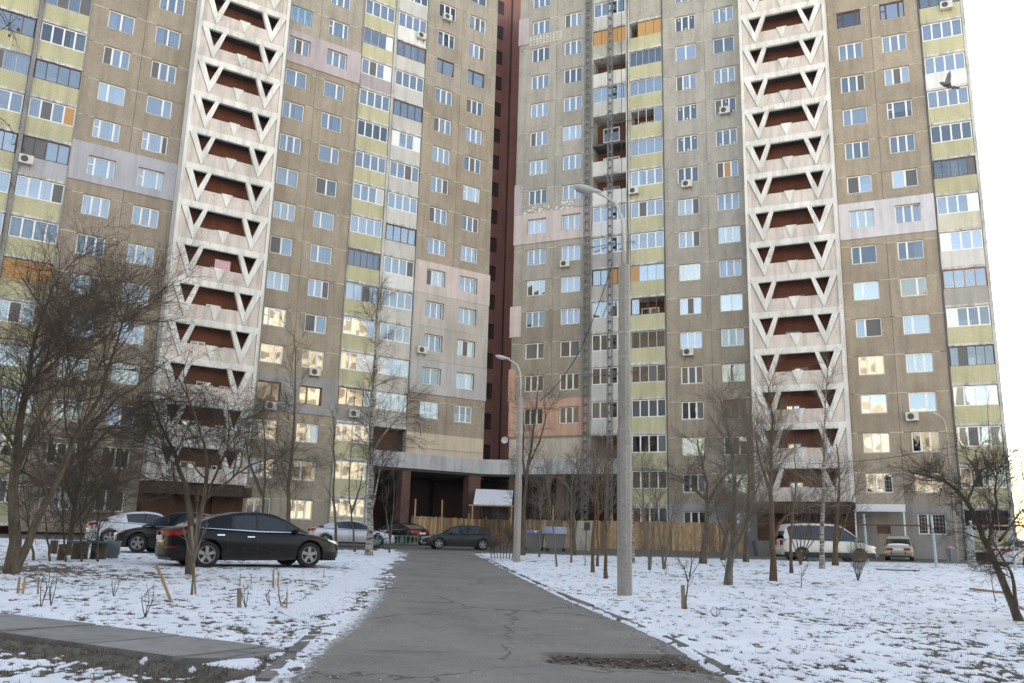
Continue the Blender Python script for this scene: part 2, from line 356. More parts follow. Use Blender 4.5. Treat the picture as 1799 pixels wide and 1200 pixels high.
def glazing_mesh(style, w_, h_):
    def mk():
        m = MB(); n, t, mw = {'pvc': (4, .07, .11), 'brown': (4, .06, .06), 'metal': (4, .05, .05), 'five': (5, .04, .04)}[style]; t2 = t
        m.box(0, w_, 0, .07, 0, t2); m.box(0, w_, 0, .07, h_-t2, h_); m.box(0, t, 0, .07, t2, h_-t2); m.box(w_-t, w_, 0, .07, t2, h_-t2)
        xs = [w_*i/n for i in range(n+1)]; panes = []
        for i in range(1, n): m.box(xs[i]-mw/2, xs[i]+mw/2, -.003, .067, t2, h_-t2)
        for i in range(n): panes.append(((t if i == 0 else xs[i]+mw/2), (w_-t if i == n-1 else xs[i+1]-mw/2), t2, h_-t2))
        return m.mesh('glazing_frame', M['frame']), panes
    return cached(('glz', style, round(w_, 2), round(h_, 2)), mk)
def balcony_column(root, s0, s1, k0, k1, pcol, specs={}, seed=0, pmat='tile_parapet'):
    r = random.Random(seed); w_ = s1-s0
    for k in range(k0, k1+1):
        sp = specs.get(k, {}); st = sp.get('st') or r.choice(['pvc', 'pvc', 'pvc', 'pvc', 'metal'])
        zb = WT(k-1)+.50; zp = WT(k)-1.10; zg = WT(k)+.28
        pc = jit(sp.get('pc', pcol), .05); pm = sp.get('pm', pmat)
        if st != 'void':
            m = MB(); m.box(0, w_, 0, .12, 0, zp-zb)
            b = put('balcony', m.mesh('balcony_parapet', M[pm]), root, (s0, .0, zb), color=pc)
        else:
            b = put('balcony', MB().box(0, w_, .02, .1, 0, .03).mesh('balcony_edge', M['slab']), root, (s0, 0, zb), color=(.4, .4, .4))
        # slab with a crumbling edge, plus ceiling
        def mkslab(q=r.randint(0, 5)):
            rr = random.Random(q+int(w_*100)); m = MB(); n = 22
            for i in range(n):
                a = w_*i/n; d = rr.uniform(.0, .05); m.box(a, a+w_/n, -.10+d, .13, -.20+rr.uniform(0, .035), -.002)
            m.box(0, w_, .13, 1.45, -.20, -.002)
            return m.mesh('slab', M['slab'])
        put('slab', mkslab(), b, color=sp.get('sc', (.70, .69, .67)))
        zg0 = zp-zb; h_ = zg-zp
        if st in ('pvc', 'brown', 'metal', 'five'):
            fc = sp.get('fc', {'pvc': WHITE, 'brown': RBROWN, 'metal': STEEL, 'five': STEEL}[st])
            me, panes = glazing_mesh(st, w_-.06, h_)
            gl = put('glazing_frame', me, b, (.03, .01, zg0), color=jit(fc, .06))
            blank = sp.get('blank', []); gk = r.choice(['glass', 'glass', 'glass_dim', 'glass_bright'])
            for i, (a, bb, c, d) in enumerate(panes):
                if i in blank: put('blank_panel', MB().box(a-.04, bb+.04, .01, .04, c-.03, d+.03).mesh('blank_panel', M[sp.get('bm', 'frame')]), b, (.03, .01, zg0), color=sp.get('bc', (.78, .8, .82)))
                elif i in sp.get('opn', []): continue
                else:
                    put('pane', pane_mesh(bb-a, d-c, 'screen' if r.random() < .08 else gk), b, (.03+(a+bb)/2, .04, zg0+(c+d)/2), (r.gauss(0, .007), 0, r.gauss(0, .007)))
            cu = sp.get('cu', r.choice([None, None, 'full', 'part', 'part', 'low']))
            cc = sp.get('cc', jit(r.choice([(.7, .72, .76), (.6, .66, .74), (.66, .6, .52)]), .1))
            if cu == 'full': put('curtain', curtain_mesh(w_-.2, h_-.1), b, (.1, .25, zg0+.05), color=cc)
            if cu == 'part': put('curtain', curtain_mesh(w_*.3, h_-.1), b, (r.choice([.1, w_*.35, w_*.65]), .25, zg0+.05), color=cc)
            if cu == 'low': put('curtain', curtain_mesh(w_*.5, h_*.4), b, (.2, .4, zg0), color=cc)
        elif st == 'ply':
            n = 4
            for i in range(n):
                if i in sp.get('opn', []): continue
                a = w_*i/n; put('board', MB().box(a+.02, a+w_/n-.01, .02+.01*(i % 2), .05+.01*(i % 2), zg0-.02*(i % 2), zg0+h_-.02).mesh('board', M['ply']), b)
        elif st == 'solid':
            put('infill', MB().box(0, w_, .01, .12, zg0, zg0+h_).mesh('infill', M['panel']), b, color=GREYP)
        # room behind: balcony door and window in the brick
        if st in ('void', 'open', 'brown', 'metal', 'five') or r.random() < .4:
            window(root, s0+.5, zb+.75, 'dbl', WHITE if r.random() < .6 else (.45, .42, .38), 1.5, 1.35, y=1.38, sill=False, curtain='none')

def stair_tower(root, c, seed):
    """projecting stair tower: white beams on V struts in front of open landings"""
    D = 1.5; Wd = 3.33; pink = lin(216, 204, 198); white = lin(228, 226, 223)
    m = MB()
    for sgn in (-1, 1):
        a, b = sorted((sgn*3.10, sgn*Wd)); m.box(c+a, c+b, -D, -.05, 5.1, ZT)
    t = put('stair_tower', m.mesh('tower_corner_walls', M['tower']), root, color=white)
    bw = MB(); bw.box(c-3.10, c+3.10, -.02, .1, 1.5, ZT); put('back_wall', bw.mesh('back_wall', M['brick']), t, color=lin(134, 84, 68))
    wv = lambda p, y0, y1, m_: m_.prism_xz(p, y0, y1)
    def frame():
        m = MB()
        m.box(-3.098, 3.098, -D-.02, -D+.28, 2.40, 2.795).box(-3.09, 3.09, -D+.0, -D+.26, 2.33, 2.40)            # beam
        for g in (-1, 1):
            P = lambda q: [(g*x, z) for x, z in (q if g > 0 else q[::-1])]
            m.prism_xz(P([(1.23, 2.359), (1.68, .98), (2.07, 0.01), (2.09, .96), (1.53, 2.359)]), -D-.02, -D+.26)
            m.prism_xz(P([(2.09, .96), (2.07, 0.01), (3.06, 2.359), (2.60, 2.359)]), -D-.021, -D+.26)
        return m.mesh('v_frame', M['tower'])
    def side():
        m = MB()
        m.prism_xz([(2.10, .02), (3.09, .02), (3.09, 2.33)], -D+.10, -D+.24); return m.mesh('side_panel', M['tower'])
    def side2():
        m = MB(); m.prism_xz([(-2.10, .02), (-3.09, 2.33), (-3.09, .02)], -D+.10, -D+.24); return m.mesh('side_panel', M['tower'])
    def para():
        m = MB(); m.prism_xz([(-2.06, .02), (2.06, .02), (1.66, 1.0), (-1.66, 1.0)], -D+.09, -D+.22); return m.mesh('parapet', M['tower'])
    def tri():
        m = MB(); m.prism_xz([(0, .02), (.40, 1.05), (-.40, 1.05)], -D-.005, -D+.085); return m.mesh('plate', M['tower'])
    def floor():
        m = MB(); m.box(-3.1, 3.1, -D+.281, -.021, 2.60, 2.79); return m.mesh('landing_slab', M['core'])
    rr = random.Random(seed)
    for n in range(1, 19):
        z = 2.3+2.8*n; L = (c, 0, z)
        put('v_frame', cached('vf', frame), t, L, color=jit(white, .04)); put('side_panel', cached('sp1', side), t, L, color=jit(pink, .05)); put('side_panel', cached('sp2', side2), t, L, color=jit(pink, .05))
        put('parapet', cached('vp', para), t, L, color=jit(pink, .06)); put('plate', cached('vt', tri), t, L, color=jit(white, .05)); put('landing_slab', cached('ls', floor), t, L)
        sx = rr.choice([-1.1, -.9, -.4, -.3]); fc = WHITE if seed == 1 else (.2, .15, .12)
        window(root, c+sx, z+.35, 'dbl', fc, 1.0, 1.15, y=-.10, sill=False, curtain='none')
        if seed == 1: window(root, c+1.2, z+.3, 'dbl', fc, .8, 1.05, y=-.10, sill=False, curtain='none')
    # base of the tower and its entrance canopy
    m = MB(); m.box(c-3.3, c-1.2, -1.2, -.03, ZB, 5.09); m.box(c+1.2, c+3.3, -1.2, -.03, ZB, 5.09); m.box(c-1.2, c+1.2, -.8, -.03, ZB, 5.09)
    put('tower_base', m.mesh('tower_base', M['brick']), t, color=lin(96, 68, 58))
    m = MB(); m.box(c-3.4, c+3.4, -2.6, -1.22, 4.25, 4.9); put('entrance_canopy', m.mesh('entrance_canopy', M['slab']), t, color=lin(84, 66, 58))
    return t

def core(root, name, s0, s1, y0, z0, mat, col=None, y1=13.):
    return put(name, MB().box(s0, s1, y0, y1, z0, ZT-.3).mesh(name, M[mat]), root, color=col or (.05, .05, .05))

# ---- left wing
LW = empty('apartment_building', (0, LY, 0), LA, 'long left wing of the panel tower block, brown panels and yellow balconies', 'building')
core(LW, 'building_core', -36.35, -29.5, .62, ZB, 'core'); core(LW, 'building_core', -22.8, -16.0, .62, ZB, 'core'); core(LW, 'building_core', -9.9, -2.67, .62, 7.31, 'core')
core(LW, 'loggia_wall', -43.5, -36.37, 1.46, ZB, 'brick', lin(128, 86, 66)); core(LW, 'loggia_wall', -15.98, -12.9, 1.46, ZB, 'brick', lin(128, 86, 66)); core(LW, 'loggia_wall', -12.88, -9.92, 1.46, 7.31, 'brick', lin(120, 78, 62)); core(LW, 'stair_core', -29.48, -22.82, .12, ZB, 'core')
put('roof_slab', MB().box(-43.5, -2.6, -.1, 13.1, ZT-.28, ZT).mesh('roof_slab', M['roofmat']), LW)
put('end_wall', MB().box(-2.668, -2.60, .03, 13, 7.31, ZT-.3).mesh('end_wall', M['panel']), LW, color=GREYP)
def basel(k): return BROWN if k < 14 else tuple(a*.5+b*.5 for a, b in zip(BROWN, GREYP))
S = {}
for k, a, b in [(13, 'tri', 'tri'), (12, 'dbl', 'dbl'), (11, 'tri', 'tri'), (10, 'asl', 'asr'), (9, 'sov', 'sov'), (8, 'sov', 'sov'), (7, 'tri', 'tri'), (6, 'tri', 'tri'), (5, 'tri', 'tri')]:
    S[(0, k)] = dict(style=a); S[(1, k)] = dict(style=b)
panel_section(LW, -36.35, -29.46, (-35.24, -32.03), 0, 14, basel, S, {8: (lin(176, 176, 184), -1.95, .85, (-.02, -.02))}, 1)
S = {(0, 14): dict(style='tri', col=CYAN), (1, 14): dict(style='sov'), (0, 11): dict(style='asl'), (1, 11): dict(style='asl'), (0, 9): dict(style='dbl'), (1, 9): dict(style='dbl'), (1, 8): dict(style='asl', curtain='none'), (1, 7): dict(style='asl'), (0, 7): dict(style='dbl'), (0, 5): dict(style='sov', curtain='left'),
     (0, 3): dict(style='asr', col=RBROWN), (1, 3): dict(style='asl', col=RBROWN, curtain='none'), (1, 6): dict(style='tri', curtain='none'), (1, 5): dict(style='dbl', curtain='none'), (1, 4): dict(style='tri', curtain='none'), (1, 2): dict(style='dbl', curtain='none')}
panel_section(LW, -22.80, -16.0, (-22.20, -18.99), 0, 16, basel, S, {13: (lin(186, 174, 178), -2.25, .55, (-.02, -.02)), 3: (lin(158, 156, 156), -2.1, .7, (-.02, -.02))}, 2)
S = {(0, 14): dict(style='asl', col=DBROWN), (1, 14): dict(style='asl', col=DBROWN), (1, 10): dict(style='sov'), (0, 4): dict(style='dbl'), (1, 4): dict(style='asr')}
S.update({(j, k): dict(style='tri') for j in (0, 1) for k in (16, 15, 13, 12, 11, 9, 8, 7, 6, 5, 3) if (j, k) not in S})
panel_section(LW, -9.90, -2.65, (-8.80, -5.58), 3, 17, basel, S, {7: (lin(206, 192, 188), -2.2, .58, (-.02, .12)), 6: (lin(190, 182, 176), -2.2, .585, (-.02, .06)), 5: (lin(186, 180, 174), -2.2, .585, (-.02, .06)), 4: (lin(184, 182, 184), -2.2, .585, (-.02, .08))}, 3)
put('stucco_band', MB().box(-9.88, -2.64, -.03, .6, 8.52, 10.2).mesh('stucco_band', M['plaster']), LW, color=lin(206, 188, 170))
GREYB = dict(pc=lin(178, 178, 184), pm='plaster')
balcony_column(LW, -42.6, -39.55, 0, 13, YELLOW, {11: dict(st='brown', fc=DBROWN), 10: dict(st='metal'), 8: dict(st='brown', fc=DBROWN), 5: dict(st='ply')}, 21)
balcony_column(LW, -39.25, -36.38, 0, 13, YELLOW, {12: dict(st='metal'), 11: dict(st='pvc'), 10: dict(st='brown', fc=DBROWN), 9: dict(st='pvc', blank=[3], bm='ply'), 8: dict(st='brown', fc=DBROWN, **GREYB), 7: dict(st='pvc', cu='low'), 6: dict(st='pvc', cu='full'), 5: dict(st='ply')}, 22)
put('balcony_partition', MB().box(-39.53, -39.27, -.25, 1.45, ZB, ZT-3).mesh('balcony_partition', M['slab']), LW, color=lin(150, 150, 152))
put('balcony_partition', MB().box(-13.08, -12.90, -.14, 1.45, ZB, ZT-.3).mesh('balcony_partition', M['slab']), LW, color=lin(206, 204, 202))
put('balcony_partition', MB().box(-12.87, -12.80, -.06, 1.45, 8.5, ZT-.3).mesh('balcony_partition', M['slab']), LW, color=lin(190, 188, 184))
for s in (-36.37, -16.0, -9.93): put('rain_pipe', MB().tube([(s, -.06, 8.6 if s > -10 else 1.6), (s, -.06, ZT-.5)], .045, 6).mesh('rain_pipe', M['metal']), LW, color=(.3, .29, .27))
balcony_column(LW, -15.92, -13.10, 0, 17, YELLOW, {16: dict(st='pvc'), 15: dict(st='pvc'), 14: dict(st='metal', blank=[3]), 13: dict(st='pvc', blank=[3], pc=lin(176, 166, 170), pm='plaster'), 12: dict(st='pvc', cu='part'), 11: dict(st='pvc'), 10: dict(st='pvc'), 9: dict(st='pvc', blank=[3], bc=(.5, .52, .55)), 8: dict(st='pvc', cu='full'), 7: dict(st='five', fc=RBROWN, cu='full'), 6: dict(st='metal'), 5: dict(st='metal', fc=WHITE), 4: dict(st='pvc', blank=[2, 3]), 3: dict(st='brown', pc=lin(150, 148, 146), pm='plaster')}, 23)
balcony_column(LW, -12.78, -9.98, 3, 17, PWHITE, {17: dict(st='pvc'), 16: dict(st='pvc'), 15: dict(st='pvc', pc=(.72, .72, .72), pm='plaster'), 14: dict(st='brown'), 13: dict(st='pvc'), 12: dict(st='brown', fc=DBROWN), 11: dict(st='pvc', blank=[0, 3]), 10: dict(st='pvc'), 9: dict(st='pvc'), 8: dict(st='brown', fc=DBROWN, cu='full', cc=(.7, .7, .7)), 7: dict(st='pvc', cu='full', pc=(.72, .72, .72), pm='plaster'), 6: dict(st='pvc'), 5: dict(st='pvc', pc=lin(200, 196, 190), pm='plaster'), 4: dict(st='pvc', blank=[0], pc=lin(196, 190, 182), pm='plaster'), 3: dict(st='pvc', pc=lin(190, 186, 180))}, 24)
stair_tower(LW, -26.13, 1)
# ---- right wing
RW = empty('apartment_building', (0, RY, 0), RA, 'right wing of the panel tower block, greyer panels, under repair', 'building')
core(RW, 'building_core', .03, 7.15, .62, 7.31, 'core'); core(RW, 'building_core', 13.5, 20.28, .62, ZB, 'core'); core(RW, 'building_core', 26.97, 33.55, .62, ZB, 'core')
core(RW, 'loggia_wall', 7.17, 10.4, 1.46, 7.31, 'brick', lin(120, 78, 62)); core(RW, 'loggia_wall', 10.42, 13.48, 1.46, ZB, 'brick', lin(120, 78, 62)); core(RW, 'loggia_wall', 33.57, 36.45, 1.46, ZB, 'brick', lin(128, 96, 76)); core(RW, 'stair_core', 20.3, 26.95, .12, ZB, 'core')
put('roof_slab', MB().box(-.05, 36.7, -.1, 13.1, ZT-.28, ZT).mesh('roof_slab', M['roofmat']), RW)
put('end_wall', MB().box(-.04, .026, .03, 13, 7.31, ZT-.3).mesh('end_wall', M['panel']), RW, color=GREYP)
put('end_wall', MB().box(36.46, 36.68, -.02, 13, ZB, ZT-.3).mesh('end_wall', M['slab']), RW, color=lin(206, 206, 204))
def baser(k): 
    f = min(1, max(0, (k-6)/3)); return tuple(a*(1-f)+b*f for a, b in zip(lin(162, 150, 137), GREYP))
S = {(j, k): dict(style='tri', curtain='none') for j in (0, 1) for k in range(3, 18)}
S[(1, 8)] = dict(style='tri', curtain='none'); S[(0, 6)] = S[(1, 6)] = dict(style='tri', curtain='none'); S[(1, 5)] = dict(style='dbl'); S[(0, 5)] = dict(style='asr'); S[(1, 7)] = dict(style='tri', curtain='full')
panel_section(RW, .02, 7.15, (1.236, 4.43), 3, 17, baser, S, {9: (lin(204, 190, 188), -2.25, .55, (.10, -.02)), 3: (lin(206, 166, 148), -2.4, .72, (.12, -.02))}, 5)
overlay(RW, -.1, .72, WT(10)-2.22, WT(10)+.62, [], lin(188, 178, 182)); overlay(RW, 5.6, 6.9, WT(10)-2.22, WT(10)-1.45, [], lin(186, 176, 180)); overlay(RW, -.1, .95, WT(16)-2.25, WT(16)+.5, [], lin(184, 174, 180)); overlay(RW, -.22, .82, WT(6)-2.2, WT(6)+.55, [], lin(214, 196, 190)); overlay(RW, -.20, .38, WT(4)-2.24, WT(4)+.6, [], lin(210, 162, 142))
gb = random.Random(4)
for i in range(70):                                             # white blobs of glue where insulation came off
    a = gb.uniform(.8, 5.5); z = WT(10)-gb.uniform(1.5, 2.2); q = gb.uniform(.05, .13)
    put('glue_blob', cached(('blob', i % 6), lambda: MB().add([(math.cos(t)*(.7+.5*gb.random()), -.012, math.sin(t)*(.6+.5*gb.random())) for t in np.linspace(0, 2*math.pi, 9)[:-1]]+[(0, -.03, 0)], [(j, (j+1) % 8, 8) for j in range(8)]).mesh('glue_blob', M['frame'])), RW, (a, -.002, z), scale=(q, 1, q*.8), color=(.72, .72, .68))
for i in range(10):
    for j in range(4):
        put('mortar_patch', cached('mp', lambda: MB().box(-.13, .13, -.02, 0, -.1, .1).mesh('mortar_patch', M['frame'])), RW, (1.1+i*.33, 0, WT(16)-1.62-j*.25), scale=(gb.uniform(.6, 1), 1, gb.uniform(.6, 1)), color=jit(lin(200, 196, 186), .1))
put('stucco_band', MB().box(0.0, 7.16, -.03, .6, 8.52, 10.2).mesh('stucco_band', M['plaster']), RW, color=lin(200, 186, 172))
S = {(0, 14): dict(style='dbl', curtain='none'), (1, 14): dict(style='dbl', curtain='none'), (1, 10): dict(style='tri', ply=1), (1, 6): dict(style='dbl'), (1, 3): dict(style='sov', col=RBROWN, curtain='sides')}
for k in (15, 13, 12, 11): S[(0, k)] = dict(style='tri', curtain='none', tape=1)
for k in (15, 13, 12, 11): S[(1, k)] = dict(style='tri', curtain='none', tape=2)
for k in (9, 8, 7, 5, 4, 2): S[(1, k)] = dict(style='tri')
for k in (10, 9, 8, 7, 6, 5, 4, 3, 2): S[(0, k)] = dict(style='tri')
panel_section(RW, 13.55, 20.28, (14.65, 17.86), 0, 16, baser, S, {}, 6)
S = {(0, 14): dict(style='sov', col=DBROWN), (1, 14): dict(style='sov', col=DBROWN), (0, 11): dict(style='asl'), (1, 11): dict(style='sov'), (0, 9): dict(style='dbl'), (1, 9): dict(style='dbl'), (0, 7): dict(style='asl', curtain='none'), (1, 7): dict(style='asl', curtain='right'), (0, 6): dict(style='asl'), (1, 6): dict(style='asr'), (0, 5): dict(style='asl'), (1, 5): dict(style='asl'),
     (0, 3): dict(style='asl', curtain='none'), (1, 3): dict(style='asr', curtain='none'), (0, 1): dict(style='tri', grille=True, curtain='none'), (0, 0): dict(skip=True), (1, 0): dict(style='asl', col=WHITE, grille=True, curtain='none')}
for k in (13, 12, 10, 8, 4, 2, 1): S.setdefault((0, k), dict(style='tri')); S.setdefault((1, k), dict(style='tri'))
for j in (0, 1):
    for k in (1, 2, 4): S[(j, k)] = dict(S[(j, k)], curtain='none')
panel_section(RW, 26.96, 33.56, (27.69, 30.86), 0, 15, lambda k: tuple(a*1.0 for a in BROWN), S, {8: (lin(206, 204, 210), -2.25, .6, (-.02, -.02))}, 7)
overlay(RW, 26.98, 33.55, ZB, 5.05, [(28.25, 29.1, ZB+.05, 3.55), (30.86, 30.86+WW, WT(0)-1.40, WT(0))], lin(150, 148, 146), .07, 'plinth')
put('door', MB().box(28.27, 29.08, .02, .10, ZB+.06, 3.54).box(28.95, 28.99, -.02, .02, 2.4, 2.55).mesh('door', M['metal']), RW, color=lin(92, 66, 58))
cn = MB()
for i in range(8): cn.box(26.9, 30.15, -2.6+i*.32, -2.6+i*.32+.30, 4.42+i*.078, 4.47+i*.078)
can = put('entrance_canopy', cn.mesh('entrance_canopy', M['frame']), RW, color=(.78, .79, .82))
for s in (26.98, 30.0): put('canopy_post', MB().box(s, s+.1, -2.5, -2.4, ZB, 4.44).mesh('canopy_post', M['frame']), can, color=(.75, .75, .76))
overlay(RW, 13.57, 20.26, ZB, 5.0, [(14.65, 14.65+WW, WT(0)-1.40, WT(0)), (17.86, 17.86+WW, WT(0)-1.40, WT(0))], lin(150, 150, 152), .07, 'plinth')
BR1 = {17: dict(st='pvc'), 16: dict(st='pvc'), 15: dict(st='ply', pm='slab', pc=lin(200, 196, 188)), 14: dict(st='open', pm='plaster'), 13: dict(st='metal', fc=(.6, .6, .62)), 12: dict(st='void', sc=(.14, .14, .14)), 11: dict(st='open', pm='plaster'), 10: dict(st='open', pm='plaster', pc=(.74, .74, .75)), 9: dict(st='pvc', pc=(.72, .72, .74), pm='plaster'), 8: dict(st='pvc', pc=lin(186, 182, 180)), 7: dict(st='brown', fc=DBROWN, blank=[2, 3], bm='ply', pc=lin(192, 190, 188))}
balcony_column(RW, 7.25, 10.25, 3, 17, lin(214, 212, 210), BR1, 31)
BR2 = {17: dict(st='solid', pm='panel', pc=GREYP), 16: dict(st='solid', pm='panel', pc=GREYP), 15: dict(st='ply', opn=[0]), 14: dict(st='five', cu='full', cc=(.3, .28, .3)), 13: dict(st='metal', fc=(.6, .6, .6), cu='full', cc=(.6, .55, .62)), 12: dict(st='metal', fc=(.6, .56, .52), opn=[0, 1, 2]), 11: dict(st='metal', fc=(.66, .66, .66), cu='full', cc=(.62, .62, .74)), 10: dict(st='pvc'), 9: dict(st='pvc'), 8: dict(st='pvc', cu='none'), 7: dict(st='metal', blank=[0], bm='ply', cc=(.42, .36, .62), cu='part'), 6: dict(st='brown', fc=DBROWN, opn=[1, 2, 3]), 4: dict(st='metal', fc=(.7, .7, .7)), 3: dict(st='pvc', cu='full'), 2: dict(st='pvc', cu='none')}
balcony_column(RW, 10.62, 13.48, 1, 17, YELLOW, BR2, 32)
balcony_column(RW, 10.62, 13.48, 0, 0, lin(170, 168, 160), {0: dict(st='pvc', pm='plaster')}, 33)
BR3 = {14: dict(st='brown', fc=DBROWN), 13: dict(st='pvc'), 12: dict(st='pvc', pc=(.74, .74, .75), pm='plaster'), 11: dict(st='pvc'), 10: dict(st='pvc', cu='none'), 9: dict(st='five', fc=DBROWN), 8: dict(st='pvc', blank=[3], pc=lin(206, 202, 186), pm='plaster'), 7: dict(st='pvc', blank=[0], pc=lin(208, 206, 204), pm='plaster'), 6: dict(st='brown', fc=(.42, .15, .06), pc=lin(176, 172, 168), pm='plaster'), 5: dict(st='pvc', blank=[0]), 4: dict(st='five', fc=DBROWN), 3: dict(st='pvc', cu='none'), 2: dict(st='pvc', cu='none'), 1: dict(st='pvc')}
balcony_column(RW, 33.66, 36.44, 0, 16, YELLOW, BR3, 34)
for a, b, y in ((10.27, 10.36, -.08), (10.46, 10.60, -.10)): put('balcony_partition', MB().box(a, b, y, 1.45, 8.5, ZT-.3).mesh('balcony_partition', M['slab']), RW, color=lin(208, 206, 202))
put('balcony_partition', MB().box(7.16, 7.24, -.05, 1.45, 8.5, ZT-.3).mesh('balcony_partition', M['slab']), RW, color=lin(190, 186, 180))
for s in (13.52, 33.6): put('rain_pipe', MB().tube([(s, -.06, 1.6), (s, -.06, ZT-.5)], .05, 6).mesh('rain_pipe', M['metal']), RW, color=(.1, .1, .1))
stair_tower(RW, 23.62, 2)
def lap(a, b, y0, y1, z0, z1, n=11):
    m = MB(); h = (z1-z0)/n
    for i in range(n):
        z = z0+h*i; m.add([(a, y0-.03, z), (b, y0-.03, z), (b, y0+.015, z+h), (a, y0+.015, z+h), (a, y1, z), (b, y1, z), (b, y1, z+h), (a, y1, z+h)], [(0, 1, 2, 3), (4, 7, 6, 5), (0, 4, 5, 1), (3, 2, 6, 7), (0, 3, 7, 4), (1, 5, 6, 2)])
    return m
# ---- two-storey passage under the wings: fascia, columns, dark walls
for root, a, b, cols in ((LW, -12.78, -2.62, ((-12.78, -12.4), (-10.05, -9.3), (-3.9, -2.75))), (RW, .02, 10.4, ((.05, .85), (4.3, 5.0), (9.6, 10.38)))):
    ps = lap(a, b, -.16, -.04, 7.30, 8.52)
    fa = put('fascia', ps.mesh('fascia', M['siding']), root)
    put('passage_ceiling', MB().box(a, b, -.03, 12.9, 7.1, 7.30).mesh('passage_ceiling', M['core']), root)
    put('passage_wall', MB().box(a-(9 if root is RW else 0), b+(9 if root is LW else 0), 9, 9.2, ZB, 7.09).mesh('passage_wall', M['brick']), root, color=lin(78, 52, 46))  # back wall, carried on past the wing to block light from behind
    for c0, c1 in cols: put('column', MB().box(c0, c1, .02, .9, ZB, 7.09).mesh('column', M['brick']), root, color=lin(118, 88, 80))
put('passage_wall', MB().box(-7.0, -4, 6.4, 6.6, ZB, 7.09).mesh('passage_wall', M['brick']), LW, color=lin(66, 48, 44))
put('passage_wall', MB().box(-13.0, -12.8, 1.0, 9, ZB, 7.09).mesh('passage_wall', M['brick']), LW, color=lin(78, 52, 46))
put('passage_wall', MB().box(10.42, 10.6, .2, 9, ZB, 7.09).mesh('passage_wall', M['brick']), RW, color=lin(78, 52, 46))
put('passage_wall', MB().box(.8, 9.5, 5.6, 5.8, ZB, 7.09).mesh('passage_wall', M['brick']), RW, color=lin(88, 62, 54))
# ---- recessed dark red core between the wings
nl = np.array([math.sin(LA), -math.cos(LA)]); nr = np.array([math.sin(RA), -math.cos(RA)]); tl = np.array([math.cos(LA), math.sin(LA)]); tr_ = np.array([math.cos(RA), math.sin(RA)])
pl = np.array([0, LY])-nl*4.1; pr = np.array([0, RY])-nr*5.0
A_ = np.array([[tl[0], -tr_[0]], [tl[1], -tr_[1]]]); ab = np.linalg.solve(A_, pr-pl); corner = pl+tl*ab[0]
ZI = ZT+8
IC = empty('apartment_building', (corner[0], corner[1], ZB), 0, 'dark red recessed core block in the gap between the two wings', 'building')
RED = (.37, .17, .15)
for t_, sg in ((tl, -1), (tr_, 1)):
    a = math.atan2(t_[1], t_[0]); x0, x1 = (-6, 0) if sg < 0 else (0, 6)
    wl = put('wall', MB().box(x0, x1, 0, .4, 7.2-ZB, ZI-ZB).mesh('wall', M['plaster']), IC, (0, 0, 0), (0, 0, a), color=RED)
    for k in range(2, 20):
        wx = sg*1.05 if sg > 0 else -1.0-1.0
        w0 = put('window', cached(('corew', sg), lambda: MB().box(0, 1.0, -.012, .02, 0, 1.45, 0).mesh('core_window', [M['metal']])), wl, (wx, 0, WT(k)-1.45-ZB+.3), color=(.03, .016, .014))
        put('shutter_slats', cached('cslat', lambda: [MB()][0].box(.04, .30, -.03, -.014, .04, 1.2).box(.36, .62, -.03, -.014, .04, 1.2).box(.68, .96, -.03, -.014, .04, 1.2).mesh('shutter_slats', M['metal'])), w0, color=(.075, .035, .03))
put('drain_pipe', MB().tube([(0, -.12, 7), (0, -.12, ZI-ZB)], .07, 8).mesh('drain_pipe', M['metal']), IC, color=(.05, .035, .03))
ea = np.array([0, LY])+tl*(-2.60)+nl*.16; eb = np.array([0, RY])+tr_*.02+nr*.16
d_ = eb-ea; L_ = float(np.hypot(*d_)); ang = math.atan2(d_[1], d_[0])
put('fascia', lap(0, L_, .0, .1, 7.30-ZB, 8.5-ZB).mesh('fascia', M['siding']), IC, (ea[0]-corner[0], ea[1]-corner[1], 0), (0, 0, ang))
put('passage_ceiling', MB().box(-.3, L_+.3, .11, 6, 7.12-ZB, 7.34-ZB).mesh('passage_ceiling', M['core']), IC, (ea[0]-corner[0], ea[1]-corner[1], 0), (0, 0, ang))
put('passage_wall', MB().box(-5, L_+5, 6.0, 6.2, 0, 7.1-ZB).mesh('passage_wall', M['brick']), IC, (ea[0]-corner[0], ea[1]-corner[1], 0), (0, 0, ang), color=lin(78, 52, 46))  # wall added across the gap to shut out light from behind
put('sun_blocker', MB().box(-8, L_+8, 8.2, 14, 0, ZI-ZB-.1).mesh('sun_blocker', M['core']), IC, (ea[0]-corner[0], ea[1]-corner[1], 0), (0, 0, ang))  # hidden solid added behind the core to keep sun out of the passage
put('blanket', MB().box(-26.45, -25.35, -1.30, -1.26, 2.3+2.8*6+.95, 2.3+2.8*6+1.75).mesh('blanket', M['cloth']), LW, color=(.62, .36, .40))
